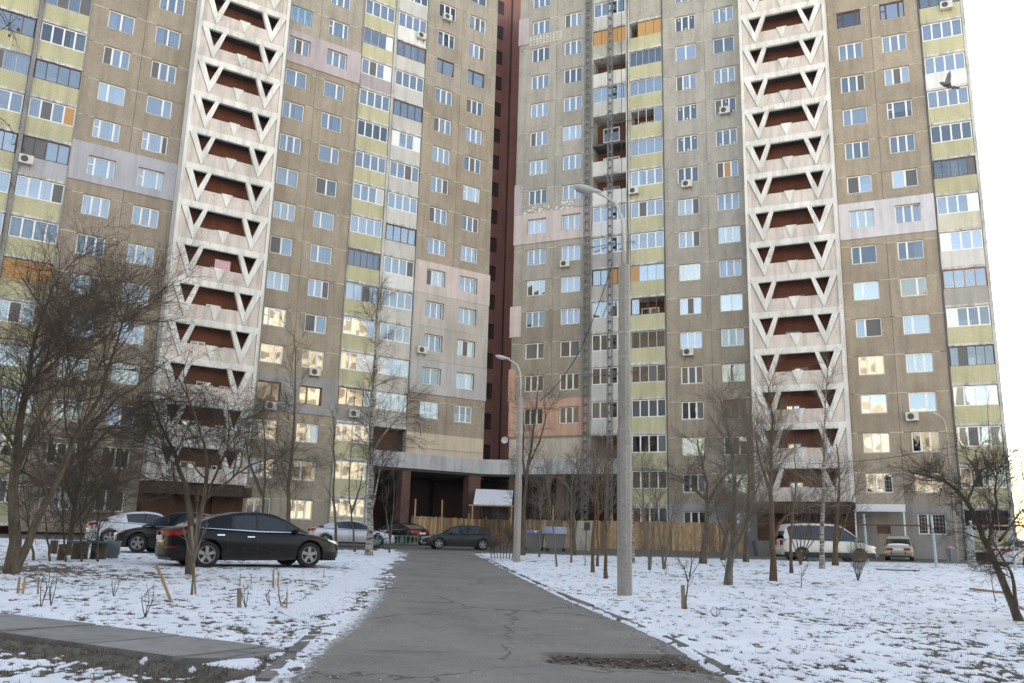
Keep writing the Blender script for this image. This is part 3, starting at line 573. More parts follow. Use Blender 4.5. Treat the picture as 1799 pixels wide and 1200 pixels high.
# ================================================================= ground, path, road
def sst(a, b, x): t = np.clip((x-a)/(b-a), 0, 1); return t*t*(3-2*t)
_PY = [4, 8., 10.3, 12., 16.7, 27.5, 41., 47.]; _PL = [-1.95, -2.02, -2.13, -2.15, -2.42, -3.4, -4.5, -5.6]
_QY = [4, 8.5, 10.4, 12.6, 17.1, 26.7, 42., 50.]; _QR = [1.95, 2.07, 2.02, 1.82, 1.2, .2, -1.3, -2.1]
def pathL(y): return np.interp(y, _PY, _PL)
def pathR(y): return np.interp(y, _QY, _QR)
def roadY(x): return np.interp(x, [-60, -20, -6, -4, 0, 12, 22, 40], [46, 45, 44.5, 44, 47.5, 48.5, 50.5, 52])
def gz_np(x, y): return .30+.018*np.minimum(y, 67.)+.01*np.clip(-x-4., 0, 14.)
def hard(x, y):                               # >0 inside path / road (metres from the edge)
    wob = (fbm(x*1.3+5, y*1.3, 3)-.5)
    dp = np.minimum(x-(pathL(y)+wob*.9), (pathR(y)-.02)-x); dp = np.where(y > 49, -9, dp)
    dr = y-(roadY(x)+wob*.8); return np.maximum(dp, dr)
# slabs of the raised concrete walk at lower left
SLB0, SLB1 = np.array([-6.62, 12.1]), np.array([-2.36, 9.72])
_sd = (SLB1-SLB0)/np.hypot(*(SLB1-SLB0)); _sn = np.array([_sd[1], -_sd[0]])
if _sn[1] > 0: _sn = -_sn
def slabcoord(x, y): dx = x-SLB0[0]; dy = y-SLB0[1]; return dx*_sd[0]+dy*_sd[1], dx*_sn[0]+dy*_sn[1]

def build_ground():
    th = np.concatenate([np.linspace(-math.pi, -.66, 40)[:-1], np.linspace(-.66, .66, 560), np.linspace(.66, math.pi, 40)[1:]])
    rr = np.concatenate([[0.3, 2., 4.], 5.5*np.exp(np.linspace(0, math.log(75/5.5), 500)), [95, 130, 200, 400, 900, 2500]])
    R_, T_ = np.meshgrid(rr, th, indexing='ij'); X = R_*np.sin(T_); Y = R_*np.cos(T_)
    z = gz_np(X, Y); z = np.where(Y < 0, .30, z)
    h = hard(X, Y)
    n2 = fbm(X*.35+3, Y*.35, 3); n1 = fbm(X*6.5, Y*4.2, 4); n3 = fbm(X*19+9, Y*12, 3)
    cov = .46*n1+.46*n3+.16*n2
    sl, sw = slabcoord(X, Y)
    soil = (sw > 1.2) & (sl < 6.0) & (sw < 6) & (X < -1.7)
    thr = np.full_like(X, .456); thr += soil*(.05+.34*(fbm(X*.9, Y*1.3, 3)-.30)+.22*np.exp(-((sw-1.35)/.35)**2))
    thr += .012*sst(14, 8, Y)*(X > 2)
    thr += .22*np.exp(-((X+11.5)**2+(Y-21.5)**2)/3)+.06*np.exp(-((Y-20.5-.02*X)**2)/.6)*(X < -5)
    thr += .10*sst(.6, 0, -h)*(X < 0)
    snow = sst(thr-.03, thr+.05, cov)
    # drifted fringe over the path's left side
    z = z+.016*snow+.09*(n2-.5)*(R_ < 80)*sst(0, -1.5, h)+.012*(n1-.5)
    z = np.where(h > 0, gz_np(X, Y)+.02-np.minimum(h*.35, .10)+.03*(fbm(X*6, Y*4, 3)-.5), z)
    snow = np.where(h > 0, snow*sst(.35, .0, h)*(X < 0)+(h > 0)*(X > 0)*snow*sst(.08, 0, h), snow)
    z = np.where((h <= 0) & (h > -.5) & (Y < 47), z+.02*np.exp(-(h/.25)**2), z)
    z = np.where(soil, z-.085*sst(1.2, 1.45, sw), z); ins = (sw > -.03) & (sw < 1.25) & (sl < 5.1) & (sl > -4); z = np.where(ins, z-.1, z)
    z = np.where(R_ > 80, np.maximum(z-.05, 1.3*(Y > 60)), z)
    nr, nc = X.shape
    V = np.stack([X, Y, z], -1).reshape(-1, 3)
    i = np.arange(nr-1)[:, None]*nc+np.arange(nc-1)[None]; Fc = np.stack([i, i+1, i+nc+1, i+nc], -1).reshape(-1, 4)[:, ::-1]
    m, t, b = newmat('snowy_lawn'); b.inputs['Roughness'].default_value = .75; b.inputs['Specular IOR Level'].default_value = .25
    at_ = N(t, 'ShaderNodeAttribute', attribute_name='snow'); nz = noise(t, 34, 4, .75, pos(t)); ad = N(t, 'ShaderNodeMath', operation='MULTIPLY_ADD'); t.links.new(nz.outputs[0], ad.inputs[0]); ad.inputs[1].default_value = 1.1; ad.inputs[2].default_value = -.5
    a2 = N(t, 'ShaderNodeMath', operation='ADD'); t.links.new(ad.outputs[0], a2.inputs[0]); t.links.new(at_.outputs['Fac'], a2.inputs[1])
    fr = ramp(t, a2.outputs[0], [(.38, G3(0)), (.62, G3(1))])
    sn = noise(t, 9, 4, .6, pos(t)); so = ramp(t, sn.outputs[0], [(.3, (.085, .068, .052)), (.55, (.16, .132, .10)), (.75, (.19, .165, .115))])
    s2 = noise(t, 1.2, 3, .6, pos(t)); sc = ramp(t, s2.outputs[0], [(.3, (.74, .75, .78)), (.7, (.88, .89, .91))])
    t.links.new(mixc(t, so.outputs[0], sc.outputs[0], fr.outputs[0]), b.inputs['Base Color'])
    fine = noise(t, 45, 3, .7, pos(t)); bump(t, b, fine.outputs[0], .6, .012)
    me = npmesh('ground', V, Fc, m, True)
    a = me.attributes.new('snow', 'FLOAT', 'POINT'); a.data.foreach_set('value', snow.reshape(-1).astype(np.float32))
    put('ground', me, kind='structure')
    # tufts of dead grass where the snow is thin
    sel = np.argwhere((snow < .35) & (h < -.15) & (R_ < 30) & (R_ > 6.5) & (np.abs(T_) < .62) & ~ins); rs = np.random.RandomState(5); sel = sel[rs.permutation(len(sel))[:9000]]
    P = np.stack([X[sel[:, 0], sel[:, 1]], Y[sel[:, 0], sel[:, 1]], z[sel[:, 0], sel[:, 1]]], -1); P = np.repeat(P, 3, 0)
    P[:, :2] += rs.normal(0, .02, (len(P), 2)); a = rs.rand(len(P))*6.28; hh = rs.uniform(.015, .06, len(P)); ln = rs.normal(0, .04, (len(P), 2))
    w_ = .004; o = np.stack([np.cos(a)*w_, np.sin(a)*w_, np.zeros(len(P))], -1); tip = P+np.concatenate([ln, hh[:, None]], 1)
    V = np.stack([P-o, P+o, tip], 1).reshape(-1, 3); Fc = np.arange(len(V)).reshape(-1, 3)
    put('dead_grass', npmesh('dead_grass', V, Fc, plain('dead_grass', (.17, .135, .08), .9, var=.5, scale=8)), kind='stuff', label='dead grass poking through thin snow', cat='grass')
build_ground()

def asphalt(name, tone, soil=False):
    m, t, b = newmat(name); b.inputs['Roughness'].default_value = .82; b.inputs['Specular IOR Level'].default_value = .3
    g = noise(t, 55, 4, .85, pos(t)); gr = ramp(t, g.outputs[0], [(.3, G3(.62)), (.5, G3(1)), (.72, G3(1.6))])
    bl = noise(t, .6, 8, .78, pos(t)); br = ramp(t, bl.outputs[0], [(.3, tuple(tone*x for x in (.74, .68, .61))), (.5, tuple(tone*x for x in (1.08, .97, .84))), (.72, tuple(tone*x for x in (1.36, 1.23, 1.06)))])
    vo = N(t, 'ShaderNodeTexVoronoi', feature='DISTANCE_TO_EDGE'); vo.inputs['Scale'].default_value = .55; wn = noise(t, 2.5, 3, .6, pos(t))
    t.links.new(mixc(t, pos(t, (1, .55, 1)), wn.outputs['Color'], .35), vo.inputs['Vector'])
    cr = ramp(t, vo.outputs[0], [(.0025, G3(.4)), (.009, G3(1))]); gate = noise(t, .8, 2, .5, pos(t)); gg = ramp(t, gate.outputs[0], [(.38, G3(0)), (.5, G3(1))])
    c = mixc(t, br.outputs[0], gr.outputs[0], 1., 'MULTIPLY'); c2 = mixc(t, c, cr.outputs[0], 1., 'MULTIPLY'); c = mixc(t, c, c2, gg.outputs[0])
    at_ = N(t, 'ShaderNodeAttribute', attribute_name='soil'); so = ramp(t, noise(t, 14, 4, .7, pos(t)).outputs[0], [(.3, (.075, .055, .043)), (.7, (.20, .15, .115))])
    c = mixc(t, c, so.outputs[0], at_.outputs['Fac'])
    fs = N(t, 'ShaderNodeAttribute', attribute_name='frost'); nz = noise(t, 16, 5, .75, pos(t, (1, .7, 1))); ad = N(t, 'ShaderNodeMath', operation='ADD'); t.links.new(nz.outputs[0], ad.inputs[0]); t.links.new(fs.outputs['Fac'], ad.inputs[1])
    fr = ramp(t, ad.outputs[0], [(.78, G3(0)), (.95, G3(1))]); c = mixc(t, c, (.78, .79, .82), fr.outputs[0])
    t.links.new(c, b.inputs['Base Color']); bump(t, b, g.outputs[0], .5, .008); return m
def build_path():
    ys = 4.5*np.exp(np.linspace(0, math.log(48.5/4.5), 700)); us = np.linspace(0, 1, 90)
    Yv, U = np.meshgrid(ys, us, indexing='ij'); l = pathL(Yv)-.04-1.06*sst(11., 14., Yv); r = pathR(Yv)+.03; X = l+(r-l)*U; Y = Yv
    z = gz_np(X, Y)+.012+.02*(fbm(X*.5, Y*.5, 2)-.5)
    ed = 9.98+.10*(fbm(X*3, X*0+2, 4)-.5)*2+.05*(X-1.2); inn = sst(0, .035, ed-Y)*sst(.25, .6, X+.15*(fbm(X*4, Y*4, 2)-.5)); depth = inn*(1-sst(.35, 1.1, ed-Y-.25*(X-.6)))
    z -= .06*depth*(.7+.6*fbm(X*9, Y*9, 2)); wide = sst(-.35, .15, ed-Y)*sst(.9, 1.6, X+.5*(fbm(X*2, Y*2, 3)-.5))*sst(2.2, .3, ed-Y)*.8; soil = np.clip(depth*.8*(.5+fbm(X*7, Y*7, 3))+wide*sst(.42, .62, fbm(X*5+2, Y*5, 4)), 0, 1); frostx = wide
    dl = X-pathL(Y)
    frost = .34*sst(.9, -.2, dl)*sst(30, 8, Y)*1.0+.25*sst(.55, .0, dl)-.05+.5*sst(-.05, -.55, dl) + .22*sst(.35, 0, pathR(Y)-X)
    nr, nc = X.shape; V = np.stack([X, Y, z], -1).reshape(-1, 3); i = np.arange(nr-1)[:, None]*nc+np.arange(nc-1)[None]; Fc = np.stack([i, i+1, i+nc+1, i+nc], -1).reshape(-1, 4)
    me = npmesh('asphalt_path', V, Fc, asphalt('worn_asphalt', .20), True)
    for nm, v in (('soil', soil), ('frost', frost)): a = me.attributes.new(nm, 'FLOAT', 'POINT'); a.data.foreach_set('value', v.reshape(-1).astype(np.float32))
    return put('path', me, kind='structure')
PATH = build_path()
xs = np.arange(-60, 61, 1.); us = np.linspace(0, 1, 26); Xr, U = np.meshgrid(xs, us, indexing='ij'); Yr = roadY(Xr)-.8+U*32; Zr = gz_np(Xr, Yr)-.004+.004
Zr = Zr+.006; nr, nc = Xr.shape; i = np.arange(nr-1)[:, None]*nc+np.arange(nc-1)[None]
put('road', npmesh('road', np.stack([Xr, Yr, Zr], -1).reshape(-1, 3), np.stack([i, i+nc, i+nc+1, i+1], -1).reshape(-1, 4), asphalt('road_asphalt', .12)), kind='structure')

M['kerbstone'] = streaky('kerbstone', 30, .3, .35, bumpd=.01)
M['slabstone'] = streaky('concrete_paving', 60, .25, .25, bumpd=.008)
# kerb along the right side of the path
y = 7.6; j = 0; kr = random.Random(2)
while y < 34:
    y2 = y+1.0; a = np.array([pathR(y), y]); b = np.array([pathR(y2), y2]); d = b-a; L = float(np.hypot(*d))
    me = cached(('kerb', j % 4), lambda: MB().add([(0, -.055, -.12), (L-.015, -.055, -.12), (L-.015, .055, -.12), (0, .055, -.12), (0.01, -.05, .065+kr.uniform(0, .012)), (L-.02, -.05, .065+kr.uniform(0, .012)), (L-.015, .045, .062), (.01, .045, .066)], [(0, 3, 2, 1), (4, 5, 6, 7), (0, 1, 5, 4), (1, 2, 6, 5), (2, 3, 7, 6), (3, 0, 4, 7)]).mesh('kerb', M['kerbstone']))
    put('kerb', me, PATH, (a[0]+.06+kr.uniform(-.012, .012), a[1], GZ(a[0], a[1])+kr.uniform(-.05, -.012)), (0, -.018, math.atan2(d[1], d[0])+kr.uniform(-.012, .012)), color=jit((.22, .195, .17), .2)); y = y2-.0; j += 1
# short kerb at the left where the slab walk meets the path
for (u0, v0, u1, v1) in ((462, 1199, 512, 1153), (514, 1151, 545, 1122)):
    a = ground(u0, v0); b = ground(u1, v1); d = b-a; L = float(np.hypot(d[0], d[1]))
    put('kerb', MB().box(0, L, -.06, .06, -.12, .035).mesh('kerb', M['kerbstone']), PATH, tuple(a), (0, -.018, math.atan2(d[1], d[0])), color=(.24, .215, .2))
# concrete walk slabs
x = -3.9; j = 0; WK = None; sr = random.Random(8)
WK = empty('walkway', (SLB0[0], SLB0[1], GZ(*SLB0)-.035), math.atan2(_sd[1], _sd[0])); tag(WK, kind='structure')
ends = [-3.9, -2.4, -.95, .55, 2.0, 3.45, 4.75]
for j in range(len(ends)-1):
    a, b = ends[j]+.012, ends[j+1]-.012; m = MB(); n = 8
    top = [(a, 0), (b, 0), (b+sr.uniform(-.02, .02), -1.22), (a+sr.uniform(-.02, .02), -1.22)]
    zs = [-.018*(_sd[1]*-1)*0 for _ in top]
    V = [(p[0], p[1], -.12) for p in top]+[(p[0], p[1], .055) for p in top]
    V = [(q[0]+(.012 if k_ in (4, 7) else -.012 if k_ in (5, 6) else 0), q[1]-(.012 if k_ in (4, 5) else -.012 if k_ >= 6 else 0), q[2]) for k_, q in enumerate(V)]
    m.add(V, [(0, 1, 2, 3), (7, 6, 5, 4), (0, 4, 5, 1), (1, 5, 6, 2), (2, 6, 7, 3), (3, 7, 4, 0)])
    o = put('slab', m.mesh('slab', M['slabstone']), WK, (0, 0, -.018*(-_sd[1])*0), (sr.uniform(-.006, .006), sr.uniform(-.004, .004)+.0095, 0), color=jit((.30, .285, .265), .06))
for tri in ([(4.78, .0), (5.12, -.10), (5.0, -.42), (4.79, -.5)], [(4.79, -.54), (5.0, -.46), (5.06, -.95), (4.80, -1.18)], [(5.04, -.40), (5.14, -.16), (5.22, -.6), (5.1, -.9)]):
    n = len(tri); m = MB(); m.add([(p[0], p[1], -.1) for p in tri]+[(p[0], p[1], .03) for p in tri], [tuple(range(n)), tuple(reversed(range(n, 2*n)))]+[(i, i+n, (i+1) % n+n, (i+1) % n) for i in range(n)])
    put('slab_fragment', m.mesh('slab_fragment', M['slabstone']), WK, (0, 0, 0), (0, .0095, 0), color=(.27, .26, .24))
# open cracks in the path
M['crack'] = plain('crack_soil', (.02, .018, .016), .95)
def crack(px, wid, seed):
    r = random.Random(seed); pts = [ground(*p) for p in px]; P = []
    for a, b in zip(pts, pts[1:]):
        n = max(2, int(np.hypot(*(b-a)[:2])/.12))
        for i in range(n): q = a+(b-a)*i/n; P.append((q[0]+r.gauss(0, .02), q[1]+r.gauss(0, .03)))
    V = []; Fc = []
    for i, (x, y) in enumerate(P):
        w_ = wid*r.uniform(.25, 1)*min(1, .3+min(i, len(P)-1-i)*.4); V += [(x, y-w_/2, GZ(x, y)+.030), (x, y+w_/2, GZ(x, y)+.030)]
    for i in range(len(P)-1): Fc.append((2*i, 2*i+2, 2*i+3, 2*i+1))
    put('crack', MB().add(V, Fc).mesh('crack', M['crack']), PATH)
crack([(703, 1022), (755, 1024), (800, 1026)], .09, 1); crack([(700, 1056), (745, 1060), (812, 1061)], .12, 2); crack([(812, 1071), (840, 1073)], .1, 3); crack([(690, 1071), (760, 1073), (812, 1075)], .03, 4)
crack([(795, 1083), (820, 1090), (842, 1096), (838, 1103), (815, 1100)], .04, 5); crack([(938, 1113), (945, 1120), (985, 1122), (1030, 1124)], .03, 6); crack([(640, 1140), (650, 1148), (740, 1150), (860, 1149)], .03, 7); crack([(925, 1130), (970, 1140), (960, 1148)], .03, 8); crack([(905, 1192), (945, 1190), (968, 1182)], .02, 9)
# bits of broken asphalt at the washed-out edge, clods of ice by the slabs
rb = random.Random(3); M['rubble'] = plain('rubble', (.16, .125, .10), .95, var=.4, scale=20); 
def chunk(seed, s):
    r = random.Random(seed); V = [(r.uniform(.6, 1)*sx*s, r.uniform(.6, 1)*sy*s, (r.uniform(.5, 1) if sz > 0 else 0)*s*.7) for sz in (0, 1) for sx, sy in ((-1, -1), (1, -1), (1, 1), (-1, 1))]
    return MB().add(V, [(0, 3, 2, 1), (4, 5, 6, 7), (0, 1, 5, 4), (1, 2, 6, 5), (2, 3, 7, 6), (3, 0, 4, 7)])
m = MB()
for i in range(420):
    x = rb.uniform(.45, 2.0); y = 9.95-abs(rb.gauss(0, .35))-.1*(x-1); s = rb.uniform(.006, .028); c = chunk(i, s); m.add([(v[0]+x, v[1]+y, v[2]+GZ(x, y)-.03) for v in c.v], c.f)
put('rubble', m.mesh('rubble', M['rubble']), label='crumbled asphalt along the washed-out edge', cat='rubble', kind='stuff')
M['snow'] = plain('snow_lump', (.84, .85, .87), .7, var=.08, bstr=.3)
for (u, v, s) in ((125, 1145, .16), (160, 1150, .1), (78, 1148, .06), (215, 1155, .05)):
    p = ground(u, v); c = MB(); V = []; r = random.Random(u)
    put('snow_clod', MB().lathe_z([(0, s*.55), (s*.5, s*.5), (s*.85, s*.3), (s, 0), (s*.9, -.1)], 9).mesh('snow_clod', M['snow'], True), None, (p[0], p[1], p[2]-.13), (0, 0, r.uniform(0, 6)), scale=(1.3, .8, .7), label='dirty snow clod below the concrete slab edge, '+{125: 'the largest', 160: 'second largest', 78: 'small, leftmost', 215: 'small, rightmost'}[u], cat='snow clod', group='snow clods by the slabs')
m = MB(); gb2 = random.Random(12)
for i in range(900):
    y = 7.5+22*gb2.random()**1.6; sd = gb2.random()
    x = float(pathR(y))-abs(gb2.gauss(0, .22)) if sd < .5 else float(pathL(y))+abs(gb2.gauss(0, .35)) if sd < .85 else gb2.uniform(float(pathL(y)), float(pathR(y)))
    q = gb2.uniform(.003, .010); c = chunk(i % 40, q); m.add([(v[0]+x, v[1]+y, v[2]+GZ(x, y)+.012) for v in c.v], c.f, 0 if gb2.random() < .6 else 1)
put('grit', m.mesh('grit', [M['rubble'], M['snow']]), label='grit and ice crumbs along the path edges', cat='grit', kind='stuff')
# ================================================================= bare trees and shrubs
def bark(name, c0, c1, sc=8):
    m, t, b = newmat(name); b.inputs['Roughness'].default_value = .95; b.inputs['Specular IOR Level'].default_value = .15
    n = noise(t, sc, 4, .7, pos(t, (1, 1, .3))); r = ramp(t, n.outputs[0], [(.3, c0), (.7, c1)]); t.links.new(r.outputs[0], b.inputs['Base Color']); bump(t, b, n.outputs[0], .6, .02); return m
M['bark'] = bark('dark_bark', (.065, .05, .038), (.17, .135, .10)); M['bark2'] = bark('grey_bark', (.10, .085, .07), (.22, .19, .155)); M['twig'] = bark('twig', (.075, .057, .045), (.135, .103, .082), 3); M['twig2'] = bark('pale_twig', (.15, .118, .092), (.24, .19, .15), 3)
M['barkb'] = bark('brown_bark', (.09, .055, .034), (.19, .125, .08))
def birchbark():
    m, t, b = newmat('birch_bark'); b.inputs['Roughness'].default_value = .8
    n = noise(t, 5, 4, .7, pos(t, (.6, .6, 3))); r = ramp(t, n.outputs[0], [(.40, (.05, .042, .036)), (.52, (.30, .265, .225)), (.72, (.56, .51, .45))]); t.links.new(r.outputs[0], b.inputs['Base Color']); return m
M['birch'] = birchbark()
def tubes_np(P, R, sides):
    """P (B,m,3) polylines, R (B,m) radii -> verts, quads"""
    B, m, _ = P.shape; T = np.empty_like(P); T[:, 1:-1] = P[:, 2:]-P[:, :-2]; T[:, 0] = P[:, 1]-P[:, 0]; T[:, -1] = P[:, -1]-P[:, -2]
    T /= np.linalg.norm(T, axis=2, keepdims=True)+1e-9
    ref = np.where(np.abs(T[..., 2:3]) < .9, np.array([0, 0, 1.]), np.array([1., 0, 0])); U = np.cross(T, ref); U /= np.linalg.norm(U, axis=2, keepdims=True)+1e-9; W = np.cross(T, U)
    a = np.arange(sides)*2*math.pi/sides
    V = P[:, :, None]+(U[:, :, None]*np.cos(a)[None, None, :, None]+W[:, :, None]*np.sin(a)[None, None, :, None])*R[:, :, None, None]
    idx = np.arange(B*m*sides).reshape(B, m, sides); nx = np.roll(idx, -1, 2)
    Fc = np.stack([idx[:, :-1], nx[:, :-1], nx[:, 1:], idx[:, 1:]], -1).reshape(-1, 4); return V.reshape(-1, 3), Fc
def joinnp(parts):
    Vs, Fs, n = [], [], 0
    for V, Fc in parts: Vs.append(V); Fs.append(Fc+n); n += len(V)
    return np.concatenate(Vs), np.concatenate(Fs)
def resample(P, m):
    P = np.asarray(P, float); d = np.r_[0, np.cumsum(np.linalg.norm(np.diff(P, axis=0), axis=1))]; t = np.linspace(0, d[-1], m)
    Q = np.stack([np.interp(t, d, P[:, i]) for i in range(3)], 1)
    for _ in range(2): Q[1:-1] = (Q[:-2]+2*Q[1:-1]+Q[2:])/4
    return Q
def grow(rs, stems, radii, levels):
    """stems: list of (m,3) arrays with radii arrays; levels: dicts n,len,ang,up,wig,m,r,t0"""
    out = [(np.array([s]), np.array([r])) for s, r in zip(stems, radii)]
    par = [(s, r) for s, r in zip(stems, radii)]
    PP = [np.array([s for s in stems])]; RR = [np.array(radii)]
    cur = (np.array(stems), np.array(radii)); res = []
    for L in levels:
        P, R = cur; B, m, _ = P.shape; n = L['n']; ln_par = np.linalg.norm(np.diff(P, axis=1), axis=2).sum(1)
        w_ = ln_par/ln_par.mean(); cnt = np.maximum(1, np.round(n*w_*rs.uniform(.8, 1.2, B)).astype(int)); ip = np.repeat(np.arange(B), cnt); K = len(ip)
        t = L.get('t0', .25)+(1-L.get('t0', .25))*rs.rand(K)**L.get('tp', .9); ft = t*(m-1); i0 = np.minimum(ft.astype(int), m-2); fr = (ft-i0)[:, None]
        st = P[ip, i0]*(1-fr)+P[ip, i0+1]*fr; r0 = R[ip, i0]*(1-fr[:, 0])+R[ip, i0+1]*fr[:, 0]; tan = P[ip, i0+1]-P[ip, i0]; tan /= np.linalg.norm(tan, axis=1, keepdims=True)+1e-9
        az = rs.rand(K)*6.283; v = np.stack([np.cos(az), np.sin(az), rs.normal(0, .35, K)], 1); v -= tan*(v*tan).sum(1, keepdims=True); v /= np.linalg.norm(v, axis=1, keepdims=True)+1e-9
        ang = rs.normal(L['ang'], .18, K)[:, None]; d = tan*np.cos(ang)+v*np.sin(ang); ln = L['len']*rs.uniform(.45, 1.15, K)*(1.15-.55*t)
        if 'lp' in L: ln = ln*np.clip(w_[ip], .3, 1.5)
        mm = L['m']; Q = np.empty((K, mm, 3)); Q[:, 0] = st; step = (ln/(mm-1))[:, None]; up = L.get('up', 0.)
        for j in range(1, mm):
            d = d+rs.normal(0, L.get('wig', .12), (K, 3)); d[:, 2] += up*(1 if up > 0 else j/mm*1.6); d /= np.linalg.norm(d, axis=1, keepdims=True); Q[:, j] = Q[:, j-1]+d*step
        _rk = 1.3 if L is levels[-1] else (1.15 if len(levels) > 1 and L is levels[-2] else 1.)
        rb = np.minimum(r0*.85, _rk*L['r']*rs.uniform(.6, 1.2, K)*np.clip(ln/L['len'], .4, 1.2)); q = np.linspace(1, L.get('tip', .35), mm)[None]; RQ = rb[:, None]*q
        res.append((Q, RQ)); cur = (Q, RQ)
    return res
TRI = 0
def tree(name, label, base, stems, r0, levels, seed, bm='bark', tm='twig', cat='tree', group=None, nthick=1, taper=.16, extra=None):
    """stems: list of world polylines; trunk = stems + first nthick levels, crown = the rest"""
    global TRI
    rs = np.random.RandomState(seed); base = np.asarray(base, float); m0 = 12; SS, RR = [], []
    for i, st in enumerate(stems):
        P = resample(np.asarray(st, float)-base, m0); P[1:-1] += rs.normal(0, .015, (m0-2, 3))*np.linalg.norm(P[-1]-P[0])*.25
        ri = r0[i] if hasattr(r0, '__len__') else r0
        r = ri*(np.linspace(1, taper, m0)); 
        if i == 0: r[0] *= 1.35; P[0, 2] -= .08
        SS.append(P); RR.append(r)
    res = grow(rs, SS, RR, levels)
    parts = [tubes_np(np.array(SS), np.array(RR), 9)]; cr = []
    for i, (Q, R) in enumerate(res): (parts if i < nthick else cr).append(tubes_np(Q, R, 6 if i == 0 else (4 if i == 1 else 3)))
    o = empty(name, tuple(base), 0, label, cat, group)
    V, Fc = joinnp(parts); TRI += len(Fc)*2; put('trunk', npmesh('trunk', V, Fc, M[bm], True), o)
    if cr: V, Fc = joinnp(cr); TRI += len(Fc)*2; put('crown', npmesh('crown', V, Fc, M[tm], True), o)
    if extra: extra(o, res, rs)
    return o
def px(Y, *pts): return [at(u, v, Y+(p[0] if p else 0)) for u, v, *p in pts]
def lv(n, ln, ang=.75, up=0., wig=.12, m=6, r=.01, t0=.25, **k): return dict(n=n, len=ln, ang=ang, up=up, wig=wig, m=m, r=r, t0=t0, **k)

# -- left big tree: one upright and one leaning stem
b = ground(20, 1008); Y = b[1]
tree('deciduous_tree', 'big bare tree at the left edge with one upright and one slanting trunk', b,
     [px(Y, (20, 1008), (22, 900), (28, 800), (40, 700, .5), (55, 600, 1), (95, 500, 1.4)), px(Y, (26, 1005), (40, 970), (85, 880, .4), (130, 770, .6), (185, 690, .8), (195, 625, 1), (225, 530, 1.2)), px(Y, (28, 830), (60, 740, -.5), (130, 650, -.8), (180, 560, -1))], [.135, .095, .055],
     [lv(16, 2.8, .8, .06, .15, 9, .032, .2), lv(11, 1.7, .75, .02, .16, 7, .013, .12), lv(10, 1.0, .75, .0, .16, 6, .0065, .1), lv(3, .5, .7, -.02, .18, 4, .0040, .1)], 101, 'bark', 'twig', nthick=1, taper=.14)
# undergrowth twigs at far left
b = ground(70, 992); Y = b[1]+1.5
tree('shrub', 'tangled bare shrub behind the big left tree', (b[0], Y, GZ(b[0], Y)), [px(Y, (60+i*28, 985), (52+i*30, 930, .3*i), (40+i*34, 850, .2)) for i in range(5)], .035,
     [lv(14, 1.9, .7, .03, .16, 7, .014, .1), lv(11, 1.0, .7, -.04, .16, 5, .006, .1), lv(7, .55, .7, -.05, .18, 4, .004, .1)], 102, 'bark', 'twig', 'shrub')
b = ground(128, 985); Y = b[1]+2.5
tree('deciduous_tree', 'many-limbed bare tree behind the stump bench, leaning right', (b[0], Y, GZ(b[0], Y)), [px(Y, (118, 980), (126, 920), (140, 840), (160, 760), (200, 690)), px(Y, (124, 930), (160, 880, .5), (205, 830, .8), (250, 800, 1)), px(Y, (130, 890), (110, 820, -.4), (85, 760, -.6), (60, 720, -.8)), px(Y, (150, 800), (195, 750, .4), (245, 715, .6), (290, 700, .8))], [.09, .05, .05, .045],
     [lv(14, 1.9, .8, .05, .16, 8, .022, .15), lv(10, 1.2, .75, .0, .16, 7, .010, .12), lv(8, .75, .75, -.03, .16, 6, .006, .1), lv(3, .4, .7, -.04, .18, 4, .0045, .1)], 190, 'bark', 'twig')
# -- weeping tree in front of the black car
b = ground(337, 1010); Y = b[1]
tree('deciduous_tree', 'bare tree with hanging twigs standing in front of the black sedan', b,
     [px(Y, (335, 1010), (336, 960), (338, 900), (328, 860), (305, 790, .5), (262, 700, .8)), px(Y, (337, 985), (352, 930), (358, 880), (368, 820, -.3), (345, 720, 0), (300, 640, .2)), px(Y, (356, 890), (380, 830, .4), (405, 780, .6), (400, 700, .6)), px(Y, (358, 880), (395, 850, -.3), (440, 815, -.5), (500, 800, -.6))], [.095, .065, .04, .036],
     [lv(15, 1.8, .9, .04, .16, 9, .022, .25), lv(10, 1.2, .8, -.05, .16, 8, .009, .15), lv(8, .85, .75, -.16, .15, 7, .0052, .1), lv(2, .4, .7, -.2, .16, 4, .0036, .1)], 103, 'bark', 'twig', taper=.16)
